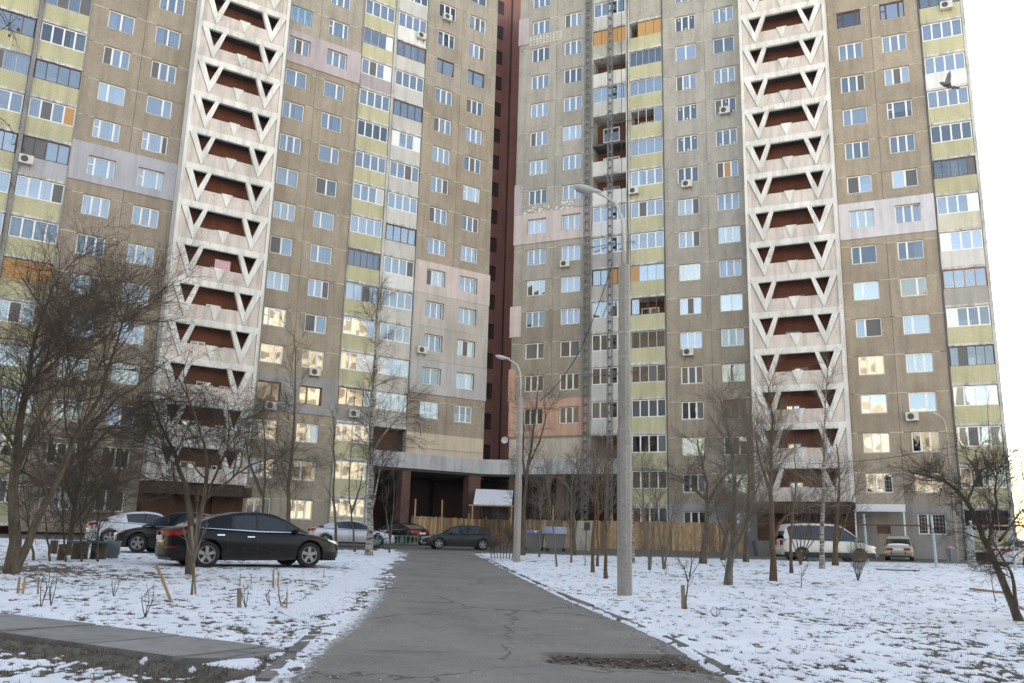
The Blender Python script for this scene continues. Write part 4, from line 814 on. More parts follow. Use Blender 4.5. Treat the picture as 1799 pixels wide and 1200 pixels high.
# -- trees behind the cars on the left
for (name, lab, u, v, dY, st, r0, sd, lvls) in [
    ('deciduous_tree', 'slim bare tree behind the white sedan at the left', 192, 950, 0, [[(192, 940), (200, 880), (212, 820), (214, 750)], [(200, 885), (185, 840), (160, 800)]], .10, 104, [lv(14, 1.8, .8, .04, .14, 7, .02), lv(10, 1.0, .75, .02, .15, 6, .010), lv(8, .6, .7, 0, .16, 5, .006)]),
    ('deciduous_tree', 'tall straight bare tree right of the black sedan, before the grey storey', 505, 962, 0, [[(506, 962), (507, 900), (510, 820), (517, 740), (520, 660), (516, 590)]], .12, 105, [lv(34, 2.2, .7, .10, .12, 8, .020, .12), lv(10, 1.1, .7, .05, .14, 6, .010), lv(8, .6, .7, .03, .15, 5, .0065)]),
    ('deciduous_tree', 'dark bare tree behind the sedan, left of the straight one', 455, 958, 2, [[(460, 955), (462, 880), (470, 800), (460, 720)], [(462, 870), (440, 820), (430, 760)]], .10, 106, [lv(16, 1.9, .8, .04, .14, 7, .02), lv(10, 1.0, .75, .0, .15, 6, .010), lv(8, .6, .7, 0, .16, 5, .006)]),
    ('young_tree', 'thin young tree between the straight tree and the birch', 591, 972, 0, [[(590, 972), (591, 920), (586, 860), (590, 790), (584, 720)]], .07, 107, [lv(16, 1.1, .7, .06, .14, 7, .016), lv(8, .6, .7, .02, .15, 5, .007), lv(4, .35, .7, 0, .15, 4, .005)]),
    ('young_tree', 'crooked young tree just left of the birch', 622, 972, 1.5, [[(624, 970), (620, 920), (614, 880), (612, 830), (620, 770)], [(618, 900), (632, 860), (640, 810)]], .055, 108, [lv(12, 1.1, .8, .03, .15, 7, .016), lv(8, .6, .75, .0, .16, 5, .007), lv(4, .35, .7, 0, .15, 4, .005)]),
    ('young_tree', 'thin young tree just right of the birch', 686, 972, 0, [[(684, 972), (688, 930), (694, 880), (690, 820)], [(686, 950), (678, 900), (684, 850)]], .045, 109, [lv(12, 1.0, .7, .05, .15, 7, .013), lv(8, .55, .7, .02, .16, 5, .007), lv(4, .3, .7, 0, .15, 4, .005)])]:
    b = ground(u, v); Y = b[1]+dY; bb = (b[0]*Y/b[1], Y, GZ(b[0], Y)); s = [px(Y, *q) for q in st]; s[0][0] = np.array([s[0][0][0], Y, GZ(s[0][0][0], Y)])
    tree(name, lab, s[0][0], s, r0, lvls, sd)
# -- birch by the path
b = ground(648, 976); Y = b[1]
tree('birch_tree', 'white-barked birch with forked trunk left of the path', b, [px(Y, (648, 976), (652, 930), (653, 860), (652, 790), (654, 700), (656, 640), (662, 560), (668, 515)), px(Y, (652, 800), (672, 765, .3), (700, 735, .6), (722, 700, .8)), px(Y, (653, 900), (662, 860, -.2), (668, 820, -.3), (690, 780, -.4))], [.145, .055, .05],
     [lv(30, 1.9, .65, -.02, .12, 8, .016, .3), lv(11, 1.1, .65, -.06, .14, 6, .008, .12), lv(7, .6, .65, -.12, .15, 5, .0055, .1)], 110, 'birch', 'twig', nthick=0, taper=.12)
# -- shrub at the path's end and tree behind the second lamp
b = ground(878, 982); Y = b[1]
tree('shrub', 'dense bare bush beside the dark green car at the end of the path', b, [px(Y, (865+i*5, 982), (858+i*7, 950, .15*(i % 3)), (846+i*11, 905+6*(i % 2), .3*(i % 2)-.2)) for i in range(8)], .022, [lv(12, .8, .5, .02, .13, 6, .009, .1), lv(9, .5, .6, 0, .15, 5, .006, .1), lv(4, .3, .6, 0, .15, 4, .004, .1)], 111, 'bark', 'twig', 'shrub')
def multi(name, lab, u, v, st, r0, sd, lvls, bm='bark', tm='twig', cat='tree', **k):
    b = ground(u, v); Y = b[1]; s = [px(Y, *q) for q in st]; s[0][0] = b
    return tree(name, lab, b, s, r0, lvls, sd, bm, tm, cat, **k)
MID = lambda a=1.: [lv(14, 1.8*a, .85, .06, .15, 8, .020, .22), lv(9, 1.1*a, .8, .03, .16, 6, .010, .12), lv(6, .65*a, .75, 0, .16, 5, .0065, .1)]
multi('deciduous_tree', 'bare tree behind the second lamp post with two upright limbs', 918, 976, [[(918, 976), (920, 900), (924, 840), (934, 790), (940, 720), (946, 680)], [(924, 842), (918, 800), (922, 740), (905, 700)], [(930, 815), (952, 770, .3), (962, 720, .5), (985, 690, .6)]], [.13, .07, .07], 112, MID())
multi('deciduous_tree', 'dark spreading bare tree in front of the wooden fence, near the bins', 1009, 976, [[(1009, 976), (1008, 930), (1006, 895), (1012, 850), (1022, 810)], [(1007, 905), (1018, 870, .3), (1045, 825, .5), (1065, 800, .6)], [(1007, 900), (985, 885, -.3), (955, 900, -.4)]], [.14, .08, .05], 113, MID())
young = [('slim upright sapling left of the dumpster tree', 948, 980, 905, .045), ('slim sapling leaning left, before the dumpster', 979, 997, 880, .035), ('thin sapling between the dumpster and the fence gate', 1004, 989, 870, .04), ('straight young tree, left of the pair beside the tall lamp post', 1042, 1008, 850, .06), ('straight young tree behind the pair beside the tall lamp post', 1050, 995, 850, .05), ('straight young tree nearest the tall lamp post on its left', 1065, 1018, 840, .055)]
for i, (lab, u, v, top, r) in enumerate(young):
    d = [2, -14, 0, 6, 2, -2][i]
    multi('young_tree', lab, u, v, [[(u, v), (u+d*.3, v-(v-top)*.4), (u+d, top), (u+d+random.Random(i).uniform(-6, 6), top-50)]], r, 120+i, [lv(17, 1.5, .6, .10, .10, 8, .015, .35), lv(8, .8, .6, .06, .12, 6, .008, .2), lv(4, .4, .6, .03, .12, 4, .006, .2)], 'barkb' if i > 2 else 'bark2', 'twig2', group='young trees on the lawn')
multi('birch_tree', 'small birch immediately right of the tall lamp post', 1113, 990, [[(1113, 990), (1112, 940), (1108, 880), (1112, 800)]], .08, 130, MID(.8), 'birch', taper=.15, nthick=0)
multi('young_tree', 'forked thin tree right of the tall lamp post', 1142, 1003, [[(1143, 1003), (1140, 970), (1133, 920), (1130, 860), (1128, 800)], [(1143, 1000), (1147, 960), (1150, 900), (1146, 830)]], [.05, .035], 131, [lv(13, 1.3, .6, .10, .1, 7, .013, .35), lv(8, .75, .6, .05, .12, 5, .008), lv(4, .4, .6, .03, .12, 4, .006, .2)], 'bark2', 'twig2', group='young trees on the lawn')
multi('young_tree', 'forked thin tree with a V stem, second right of the tall lamp post', 1168, 1002, [[(1167, 1002), (1162, 960), (1155, 900), (1150, 830)], [(1168, 1001), (1174, 960), (1180, 910), (1192, 850)]], [.05, .04], 132, [lv(13, 1.3, .6, .10, .1, 7, .013, .35), lv(8, .75, .6, .05, .12, 5, .008), lv(4, .4, .6, .03, .12, 4, .006, .2)], 'bark2', 'twig2', group='young trees on the lawn')
multi('deciduous_tree', 'broad-crowned bare tree in front of the fence', 1235, 991, [[(1233, 991), (1241, 950), (1243, 900), (1244, 870), (1236, 820), (1225, 770)], [(1243, 885), (1262, 850, .3), (1290, 820, .5), (1315, 790, .6)], [(1243, 880), (1215, 855, -.3), (1185, 830, -.4), (1150, 835, -.4)]], [.15, .08, .08], 133, [lv(13, 2.0, .85, .03, .16, 8, .024, .3), lv(9, 1.2, .8, .0, .17, 6, .011, .12), lv(7, .65, .75, 0, .17, 5, .0065, .1)])
multi('deciduous_tree', 'pale-barked tree leaning right with a cut stub at its foot', 1279, 1029, [[(1279, 1029), (1281, 1000), (1288, 968), (1292, 920), (1291, 850), (1288, 790), (1276, 740), (1266, 700)], [(1287, 970), (1302, 945, -.2), (1318, 910, -.3), (1345, 870, -.4)], [(1286, 972), (1276, 940, -.3), (1272, 905, -.3)], [(1281, 1008), (1276, 1003)], [(1291, 860), (1310, 830, .2), (1340, 815, .3)]], [.10, .045, .035, .03, .04], 134, [lv(13, 1.4, .75, .10, .13, 8, .014, .2), lv(9, .85, .7, .05, .14, 6, .007, .12), lv(7, .5, .7, .03, .15, 5, .0045, .1)], 'bark2', 'twig2')
multi('deciduous_tree', 'short crooked dark tree between the fence and the pale-barked tree', 1270, 985, [[(1268, 985), (1272, 955), (1276, 935), (1288, 920), (1292, 895)], [(1276, 945), (1262, 915), (1255, 880)]], [.11, .06], 135, MID(.8), 'bark', 'twig2')
multi('deciduous_tree', 'stout dark trunk left of the tower entrance', 1311, 988, [[(1311, 988), (1311, 950), (1313, 900), (1318, 850), (1312, 790)], [(1312, 900), (1330, 860), (1352, 810)]], [.13, .06], 136, MID(), 'bark', 'twig2')
multi('deciduous_tree', 'straight brown tree with a right-hand fork before the right stair tower', 1359, 1021, [[(1359, 1021), (1358, 960), (1356, 900), (1352, 860), (1356, 800), (1358, 740), (1350, 680)], [(1361, 945), (1372, 915, .2), (1395, 895, .3), (1420, 880, .4)], [(1353, 862), (1335, 810, -.2), (1325, 750, -.3)]], [.095, .05, .05], 137, [lv(18, 1.4, .65, .10, .12, 8, .013, .3), lv(10, .9, .6, .06, .13, 6, .007, .12), lv(8, .55, .6, .04, .14, 5, .0045, .1)], 'barkb', 'twig2')
multi('young_tree', 'slim brown tree left of the van', 1391, 1007, [[(1391, 1007), (1388, 960), (1392, 910), (1400, 850), (1396, 790)]], .06, 138, [lv(13, 1.0, .6, .12, .1, 7, .013, .3), lv(7, .6, .6, .06, .12, 5, .006)], 'barkb', 'twig2')
multi('shrub', 'multi-stemmed bare shrub in front of the van', 1407, 993, [[(1407, 993), (1400+i*3, 970), (1385+i*12, 930, .2*(i-2)), (1378+i*15, 880+8*(i % 2), .3*(i-2))] for i in range(6)], .035, 139, [lv(10, 1.0, .5, .06, .13, 7, .011, .3), lv(8, .6, .6, .02, .14, 5, .006)], 'bark', 'twig', 'shrub')
multi('birch_tree', 'slender white birch in front of the van', 1445, 1000, [[(1445, 1006), (1445, 950), (1447, 880), (1448, 820), (1450, 740), (1456, 640)], [(1446, 885), (1435, 860), (1418, 842)], [(1447, 872), (1462, 850), (1474, 838)]], [.10, .035, .035], 140, [lv(20, 1.2, .6, .06, .10, 8, .016, .3), lv(8, .75, .6, .0, .12, 6, .008, .15), lv(5, .45, .6, -.04, .13, 5, .005, .1)], 'birch', 'twig2', nthick=0, taper=.15)
multi('deciduous_tree', 'brown-barked tree right of the slender birch', 1468, 994, [[(1467, 994), (1468, 950), (1471, 900), (1478, 850), (1470, 780)], [(1469, 965), (1480, 930), (1492, 900), (1510, 840)]], [.13, .055], 141, MID(1.0), 'barkb')
multi('shrub', 'small dry bush on the lawn in front of the van bonnet', 1508, 1022, [[(1508, 1022), (1500+i*3.5, 995), (1494+i*6, 955+7*(i % 3), .12*(i-2))] for i in range(6)], .014, 142, [lv(14, .6, .45, .06, .12, 6, .006, .15), lv(8, .35, .5, .03, .13, 5, .004, .1)], 'bark2', 'twig2', 'shrub')
multi('deciduous_tree', 'crooked bare tree leaning left at the right edge', 1795, 1095, [[(1795, 1095), (1778, 1050), (1752, 1000), (1738, 960), (1715, 910), (1690, 860), (1655, 835), (1600, 830)], [(1786, 1065), (1780, 1010, -.2), (1765, 985, -.3), (1740, 945, -.3)], [(1736, 955), (1752, 890, .2), (1748, 840, .3), (1765, 800, .4)], [(1700, 880), (1718, 840, .3), (1715, 790, .4)], [(1756, 950), (1780, 920, .3), (1799, 890, .4)]], [.07, .038, .03, .026, .026], 143, [lv(14, .85, .85, .05, .18, 8, .012, .3), lv(11, .5, .8, .0, .18, 6, .0055, .12), lv(9, .28, .75, 0, .18, 5, .0032, .1)], 'bark', 'twig', taper=.2)
b = ground(1742, 985); 
multi('birch_tree', 'thin birch behind the crooked tree at the right edge', 1744, 992, [[(1744, 992), (1742, 920), (1738, 840), (1736, 760), (1738, 690)]], .09, 144, [lv(20, 1.3, .6, .0, .1, 8, .014, .25), lv(8, .8, .6, -.06, .12, 6, .007, .15), lv(4, .5, .6, -.1, .12, 5, .005)], 'birch', 'twig2', nthick=0)
# saplings
SAP = [('staked sapling tied to a pale stick left of the path, before the sedan', 337, 1048, [[(337, 1048), (340, 1010), (342, 985)], [(342, 990), (330, 960), (322, 925)], [(342, 985), (352, 950), (370, 915)], [(341, 985), (345, 930), (347, 880)]], .025),
       ('dark sapling leaning right out of its stakes on the right lawn', 1205, 1070, [[(1203, 1040), (1208, 1022), (1218, 1005), (1236, 980)], [(1209, 1022), (1202, 995), (1192, 985)], [(1212, 1014), (1216, 985), (1215, 970)]], .016),
       ('tiny bare sapling on the right lawn', 1408, 1035, [[(1407, 1035), (1409, 1010), (1408, 995)], [(1409, 1015), (1416, 1000), (1422, 990)]], .013),
       ('short dry stem on the right lawn near the crooked tree', 1750, 1060, [[(1748, 1056), (1742, 1020), (1738, 970)]], .012)]
for i, (lab, u, v, st, r) in enumerate(SAP): multi('sapling', lab, u, v, st, r, 150+i, [lv(5, .35, .6, .06, .12, 6, .006, .3), lv(3, .2, .6, .03, .12, 4, .004)], 'bark2' if i != 1 else 'bark', 'twig2' if i != 1 else 'twig', 'sapling')
# small dry weeds
wd = [(72, 1068, .5), (90, 1066, .45), (255, 1085, .42), (432, 1068, .35), (495, 1066, .3), (1258, 1085, .16), (200, 1050, .3), (475, 1065, .25), (1170, 1010, .35), (1028, 993, .3)]
wl = ['twiggy dry weed clump at the left lawn edge', 'dry weed stem beside the clump at the left lawn edge', 'single bent dry stem above the slab walk', 'dark dried plant beside the pale wooden stake', 'sparse dry weed near the path, left lawn', 'low dead tuft near the staked sapling, right lawn', 'small dry weed in the middle of the left lawn', 'dry weed left of the sparse one near the path', 'dry stalks at the foot of the V-stemmed tree', 'cut stub left of the paired young trees']
for i, ((u, v, h), lab) in enumerate(zip(wd, wl)):
    b = ground(u, v); r = random.Random(i); tree('dry_weed', lab, b, [[b, b+np.array([r.uniform(-.1, .1), 0, h*.6]), b+np.array([r.uniform(-.25, .25)*h, r.uniform(-.1, .1), h])] for _ in range(3)], .007, [lv(5, h*.4, .7, .05, .15, 5, .003, .2)], 160+i, 'bark', 'twig', 'weed', nthick=0, taper=.4)
# far trees beyond the right corner of the block
for i, (u, d, h) in enumerate([(1785, 105, 13), (1810, 120, 15), (1772, 135, 14), (1840, 112, 14)]):
    k = ray(u, 960); x = k[0]/k[1]*d; b = np.array([x, d, 1.4])
    tree('deciduous_tree', ['leafless tree beyond the block corner at the right edge', 'taller leafless tree at the very right edge, beyond the block', 'leafless tree farthest behind the block corner', 'leafless tree at the right, partly outside the picture'][i], b, [[b, b+np.array([.2, 0, h*.5]), b+np.array([.4*(i-1), 0, h])]], .16, [lv(26, 3.2, .7, .06, .12, 7, .05, .2), lv(9, 1.6, .7, .04, .14, 6, .025, .15), lv(6, .8, .7, .02, .15, 4, .015, .1)], 170+i, group='far trees at the right')
# near twig with a few leaves hanging in at upper left
M['leaf'] = plain('dry_leaf', (.30, .13, .05), .7, var=.4, scale=40)
def leaves(o, res, rs):
    Q = np.concatenate([res[-1][0][:, -1], res[0][0][:, -1]]); pick = [np.argmin(np.linalg.norm(Q+np.array(o.location)-at(u, v, 6.), axis=1)) for u, v in ((36, 27), (42, 52), (22, 60), (28, 250), (35, 75), (10, 215), (38, 262))]
    for j in pick:
        s = rs.uniform(.016, .03); m = MB().add([(0, 0, 0), (s*.45, .004, -s*.6), (s*.1, -.004, -s*1.5), (-s*.45, .006, -s*.7), (0, .006, -s*.7)], [(0, 4, 1), (1, 4, 2), (2, 4, 3), (3, 4, 0)])
        put('leaf', m.mesh('leaf', M['leaf']), o, tuple(Q[j]), tuple(rs.uniform(-.6, .6, 3)))
Y = 6.; b = at(-40, -60, Y)
tree('branch', 'near twig with a few brown leaves hanging in at the upper left corner', b, [px(Y, (-40, -60), (0, 10), (18, 45), (30, 70)), px(Y, (-30, -20), (5, 30, .1), (25, 60, .1), (33, 85, .1)), px(Y, (-40, 190), (0, 205), (22, 225), (30, 262)), px(Y, (-40, 60), (0, 55), (20, 40), (36, 22))], .004, [lv(5, .12, .6, -.02, .18, 6, .0022, .2), lv(3, .06, .7, -.02, .18, 4, .0014, .2)], 180, 'bark', 'twig', 'branch', nthick=1, taper=.35, extra=leaves)
print('TREE TRIS', TRI)
# ================================================================= vehicles
def carpaint(name, col, rough=.25, metal=.0, coat=.6, dirt=(.12, .10, .08), dz=.45, damt=.5, spec=.5):
    m, t, b = newmat(name); b.inputs['Metallic'].default_value = metal; b.inputs['Coat Weight'].default_value = coat; b.inputs['Coat Roughness'].default_value = .06; b.inputs['Specular IOR Level'].default_value = spec
    tc = N(t, 'ShaderNodeTexCoord'); sp = N(t, 'ShaderNodeSeparateXYZ'); t.links.new(tc.outputs['Object'], sp.inputs[0])
    n = noise(t, 3, 5, .7, pos(t)); ad = N(t, 'ShaderNodeMath', operation='MULTIPLY_ADD'); t.links.new(n.outputs[0], ad.inputs[0]); ad.inputs[1].default_value = .7; t.links.new(sp.outputs[2], ad.inputs[2])
    r = ramp(t, ad.outputs[0], [(dz, G3(damt)), (min(.98, dz+.4), G3(.04))]); t.links.new(mixc(t, col, dirt, r.outputs[0]), b.inputs['Base Color'])
    rr = ramp(t, r.outputs[0], [(0, G3(rough)), (.5, G3(.75))]); t.links.new(rr.outputs[0], b.inputs['Roughness']); return m
M['carglass'] = (lambda: (lambda m, t, b: (b.inputs['Base Color'].__setattr__('default_value', (.012, .016, .022, 1)), b.inputs['Roughness'].__setattr__('default_value', .04), b.inputs['Specular IOR Level'].__setattr__('default_value', .7), m)[-1])(*newmat('car_glass')))()
M['tyre'] = plain('tyre_rubber', (.02, .02, .02), .85, var=.3, scale=15); M['rim'] = plain('alloy_rim', (.36, .36, .37), .4, .6, var=.2); M['chrome'] = plain('chrome_trim', (.7, .71, .73), .18, .9, var=.05); M['blackplastic'] = plain('black_plastic', (.018, .018, .02), .5, var=.2)
M['redlamp'] = plain('tail_lamp', (.42, .012, .012), .15, var=.15, scale=20); M['headlamp'] = plain('head_lamp', (.62, .66, .7), .1, .3, var=.25, scale=25); M['plate'] = plain('number_plate', (.75, .75, .74), .5, var=.1, scale=40); M['carsnow'] = M['snow']
SEDAN = dict(L=4.84, W=1.83, xr=-1.42, xf=1.38, wr=.335, deck=[(-2.42, .50), (-2.40, .86), (-2.30, .99), (-2.0, 1.05), (-1.4, 1.02), (0, .95), (1.0, .95), (1.6, .88), (2.1, .76), (2.35, .62), (2.42, .45)], roof=[(-1.98, 1.03), (-1.25, 1.31), (-.6, 1.43), (-.1, 1.455), (.35, 1.41), (.75, 1.25), (1.32, .94)], gc=.20, cp=-.92, bp=-.12, n=11, ex=.36)
HATCH = dict(SEDAN, L=4.45, W=1.72, xr=-1.28, xf=1.30, wr=.31, deck=[(-2.22, .48), (-2.2, .85), (-2.1, .95), (-1.3, .95), (0, .92), (.9, .91), (1.5, .84), (1.95, .74), (2.15, .6), (2.22, .45)], roof=[(-2.0, .96), (-1.55, 1.25), (-1.1, 1.36), (-.4, 1.40), (.15, 1.36), (.5, 1.22), (1.0, .9)], cp=-1.05, bp=-.25)
VAN = dict(SEDAN, L=4.95, W=1.90, xr=-1.52, xf=1.50, wr=.34, deck=[(-2.47, .45), (-2.46, 1.1), (-2.3, 1.16), (0, 1.12), (1.2, 1.12), (1.75, 1.04), (2.15, .9), (2.38, .68), (2.47, .45)], roof=[(-2.42, 1.15), (-2.3, 1.75), (-2.1, 1.90), (-1.0, 1.96), (.3, 1.95), (.7, 1.86), (1.1, 1.58), (1.72, 1.08)], gc=.22, cp=-2.25, bp=.35, n=20, ex=.22)
LADA = dict(SEDAN, L=4.05, W=1.61, xr=-1.22, xf=1.20, wr=.30, deck=[(-2.02, .42), (-2.0, .80), (-1.95, .88), (-1.2, .90), (0, .90), (.8, .90), (1.5, .86), (1.9, .80), (2.0, .72), (2.02, .42)], roof=[(-1.45, .90), (-1.0, 1.28), (-.7, 1.40), (-.1, 1.44), (.35, 1.40), (.6, 1.24), (.98, .9)], gc=.20, cp=-.75, bp=-.05, n=26, ex=.16)
def smooth_interp(x, pts, k=.06):
    xs, zs = zip(*pts); return sum(np.interp(x+d, xs, zs) for d in (-k, -k/2, 0, k/2, k))/5
class Car:
    def __init__(s, sp): s.sp = sp; s.h = sp['L']/2
    def w(s, x): t = np.clip(np.abs(x)/s.h, 0, 1); return s.sp['W']/2*np.clip(1-t**s.sp['n'], 0, 1)**s.sp['ex']*(1-.03*t**2)
    def deck(s, x): return smooth_interp(x, s.sp['deck'])
    def roof(s, x): return smooth_interp(x, s.sp['roof'], .09)
    def bottom(s, x):
        z = np.full_like(x, s.sp['gc']); z = z+.10*np.clip((np.abs(x)/s.h-.86)/.14, 0, 1)
        for xw in (s.sp['xr'], s.sp['xf']):
            R = s.sp['wr']*1.17; q = R*R-(x-xw)**2; z = np.where(q > 0, np.maximum(z, s.sp['wr']+np.sqrt(np.maximum(q, 0))), z)
        return z
    def shoulder(s, x): return s.deck(x)-.09
    def side(s, x, z):                      # half width at x, height z
        zs = s.shoulder(x); u = np.clip((z-s.sp['gc'])/(zs-s.sp['gc']+1e-6), 0, 1.2); g = .955+.045*np.sin(np.clip(u, 0, 1)*math.pi*.9+.25)-.02*np.clip(u-.75, 0, 1)*4*.25
        return s.w(x)*g
    def body(s):
        xs = np.unique(np.concatenate([np.linspace(-s.h, s.h, 70), *[np.linspace(xw-s.sp['wr']*1.18, xw+s.sp['wr']*1.18, 30) for xw in (s.sp['xr'], s.sp['xf'])], s.h-np.array([.004, .012, .025, .045]), -s.h+np.array([.004, .012, .025, .045])]))
        zb = s.bottom(xs); zs = np.maximum(s.shoulder(xs), zb+.02); zd = np.maximum(s.deck(xs), zs+.01); rows = []
        rows.append(np.stack([xs, np.zeros_like(xs), zb], 1)); ns = 8
        rows.append(np.stack([xs, s.side(xs, zb)*.9, zb], 1))
        for j in range(ns+1): z = zb+(zs-zb)*j/ns; rows.append(np.stack([xs, s.side(xs, z), z], 1))
        y0 = s.side(xs, zs)
        for j in range(1, 8): a = j/7*math.pi/2; rows.append(np.stack([xs, y0*math.cos(a)**.55, zs+(zd-zs)*math.sin(a)**.9], 1))
        H = np.array(rows); Mr = H[::-1].copy(); Mr[:, :, 1] *= -1; A = np.concatenate([H, Mr[1:-1]]); nr, nc = A.shape[:2]
        i = np.arange(nr)[:, None]*nc+np.arange(nc-1)[None]; j = ((np.arange(nr)+1) % nr)[:, None]*nc+np.arange(nc-1)[None]
        return A.reshape(-1, 3), np.stack([i, i+1, j+1, j], -1).reshape(-1, 4)
    def ghw(s, x, h):                       # greenhouse half width at relative height h (0 belt .. 1 roof edge)
        x = np.asarray(x, float); zb = s.deck(x)-.03; zt = np.maximum(s.roof(x), zb+.01); wb = s.w(np.clip(x, -s.h*.9, s.h*.9))*.925; return wb-.30*(zt-zb)*h*.8-.02*h, zb+(zt-.03-zb)*h
    def green(s):
        x0, x1 = s.sp['roof'][0][0], s.sp['roof'][-1][0]; xs = np.linspace(x0, x1, 50); rows = []
        for h in (0, .3, .6, .85, 1.): y, z = s.ghw(xs, h); rows.append(np.stack([xs, y, z], 1))
        y1, z1 = s.ghw(xs, 1.); zt = np.maximum(s.roof(xs), s.deck(xs)-.02)
        for q, f in ((.94, .6), (.8, .9), (.5, 1.1), (0, 1.25)): rows.append(np.stack([xs, y1*q, z1+(zt-z1)*f], 1))
        return np.array(rows), xs
def grid_faces(nr, nc): i = np.arange(nr-1)[:, None]*nc+np.arange(nc-1)[None]; return np.stack([i, i+1, i+nc+1, i+nc], -1).reshape(-1, 4)
def mirror(V, Fc): V2 = V.copy(); V2[:, 1] *= -1; return np.concatenate([V, V2]), np.concatenate([Fc, Fc[:, ::-1]+len(V)])
def build_car(label, name, loc, heading, spec, paint, seed=0, cat='car', rimstyle=5, lights='sedan', pitch=-.0, snow=False, scale=1., roofrack=False, plate=True, group='parked vehicles', whiteplate=None):
    c = Car(spec); root = empty(name, loc, heading, label, cat, group); root.rotation_euler[1] = pitch; root.scale = (scale,)*3
    V, Fc = c.body(); put('body', npmesh('body', V, Fc[:, ::-1], paint, True), root)
    rows, xs = c.green(); nr, nc = rows.shape[:2]
    V, Fc = mirror(rows.reshape(-1, 3), grid_faces(nr, nc)); put('window_glass', npmesh('window_glass', V, Fc, M['carglass'], True), root)
    # roof skin
    xr0, xr1 = spec['roof'][1][0]+.0, spec['roof'][-3][0]+.1; sel = (xs > xr0-.05) & (xs < xr1+.1); rr = rows[4:][:, sel].copy(); edge = rows[3][sel].copy(); y_, z_ = c.ghw(xs[sel], .93); e2 = np.stack([xs[sel], y_+.006, z_], 1)
    rr = np.concatenate([e2[None], rr]); rr[:, :, 2] += .007; rr[1:3, :, 1] += .006
    V, Fc = mirror(rr.reshape(-1, 3), grid_faces(*rr.shape[:2])); put('roof', npmesh('roof', V, Fc, paint, True), root)
    # pillars and window rails on the side glass
    def sidepatch(pts_fn, mat, nm, off=.008):
        Vs = []
        for u in np.linspace(0, 1, 24):
            for v in (0, .5, 1): x, h = pts_fn(u, v); y, z = c.ghw(x, h); Vs.append((x, float(y)+off, float(z)))
        V = np.array(Vs); Fc = grid_faces(24, 3)
        for sg in (1, -1): put(nm, npmesh(nm, V*np.array([1, sg, 1]), Fc if sg > 0 else Fc[:, ::-1], mat, True), root)
    a0, a1 = spec['roof'][0][0], spec['roof'][-1][0]
    sidepatch(lambda u, v: (a0+(a1-a0)*u, 1-.10*v), paint, 'window_rail')
    sidepatch(lambda u, v: (a0+.02+(spec['cp']-a0+.12*(1-u))*v*(1 if u < 1 else 1), u), paint, 'rear_pillar', .007)
    sidepatch(lambda u, v: (spec['bp']-.04+.08*v, u*.92), M['blackplastic'], 'door_pillar', .006)
    if lights == 'van': sidepatch(lambda u, v: (spec['bp']-1.35+.06*v, u*.92), M['blackplastic'], 'door_pillar', .006)
    sidepatch(lambda u, v: (a1-.42+.06*v-.25*u, u*.55), M['blackplastic'], 'quarter_pillar', .006)
    sidepatch(lambda u, v: (a0+.25+(a1-a0-.35)*u, .0+.05*v), M['chrome'] if lights in ('sedan', 'lada') else M['blackplastic'], 'belt_trim', .010)
    # patches on the body side
    def patch(nm, poly, mat, off=.006, n=10, both=True, owner=None):
        (x0, z0), (x1, z1), (x2, z2), (x3, z3) = poly; Vs = []
        for u in np.linspace(0, 1, n):
            for v in np.linspace(0, 1, 4):
                x = (x0+(x1-x0)*u)*(1-v)+(x3+(x2-x3)*u)*v; z = (z0+(z1-z0)*u)*(1-v)+(z3+(z2-z3)*u)*v; x = float(np.clip(x, -c.h+.001, c.h-.001))
                y = float(c.side(np.array(x), np.array(z))); nx = math.copysign(1, x)*off*(1 if abs(x) > c.h*.93 else 0); Vs.append((x+nx, y+off, z))
        V = np.array(Vs); Fc = grid_faces(n, 4)
        for sg in (1, -1):
            V2 = V*np.array([1, sg, 1]); put(nm, npmesh(nm, V2, Fc if sg > 0 else Fc[:, ::-1], mat, True), root if owner is None else owner)
            if not both: break
    h = c.h; sd_ = lambda x: float(c.shoulder(np.array(x)))
    if lights in ('sedan', 'hatch'):
        patch('tail_light', [(-h, .78), (-h+.50, .86), (-h+.42, .96), (-h, .92)], M['redlamp'], .008, 18)
        patch('rear_reflector', [(-h+.02, .50), (-h+.25, .49), (-h+.25, .52), (-h+.02, .53)], M['redlamp'], .006)
        patch('headlight', [(h, .56), (h-.45, .70), (h-.55, .76), (h, .66)], M['headlamp'], .008, 18)
        patch('fog_lamp', [(h-.01, .30), (h-.18, .30), (h-.2, .36), (h-.01, .36)], M['headlamp'], .006)
        patch('grille', [(h, .42), (h-.04, .42), (h-.04, .50), (h, .50)], M['blackplastic'], .004)
    if lights == 'van':
        patch('tail_light', [(-h, .80), (-h+.05, .80), (-h+.05, 1.06), (-h, 1.06)], M['redlamp'], .008, 10); patch('headlight', [(h, .66), (h-.35, .78), (h-.42, .92), (h-.05, .80)], M['headlamp'], .008, 14); patch('bumper', [(-h, .22), (h, .24), (h, .50), (-h, .46)], M['blackplastic'], .004, 60)
    if lights == 'lada':
        for sg in (1, -1):
            put('tail_light', MB().box(-h-.025, -h+.03, sg*.48-.18, sg*.48+.18, .60, .72).mesh('tail_light', M['redlamp']), root); put('bumper_guard', MB().box(-h-.09, -h-.02, sg*.38-.03, sg*.38+.03, .36, .52).mesh('bumper_guard', M['blackplastic']), root)
        put('rear_bumper', MB().box(-h-.08, -h-.03, -.79, .79, .42, .50).mesh('rear_bumper', M['chrome']), root); put('rear_panel', MB().box(-h-.012, -h+.03, -.28, .28, .58, .72).mesh('rear_panel', M['plate']), root)
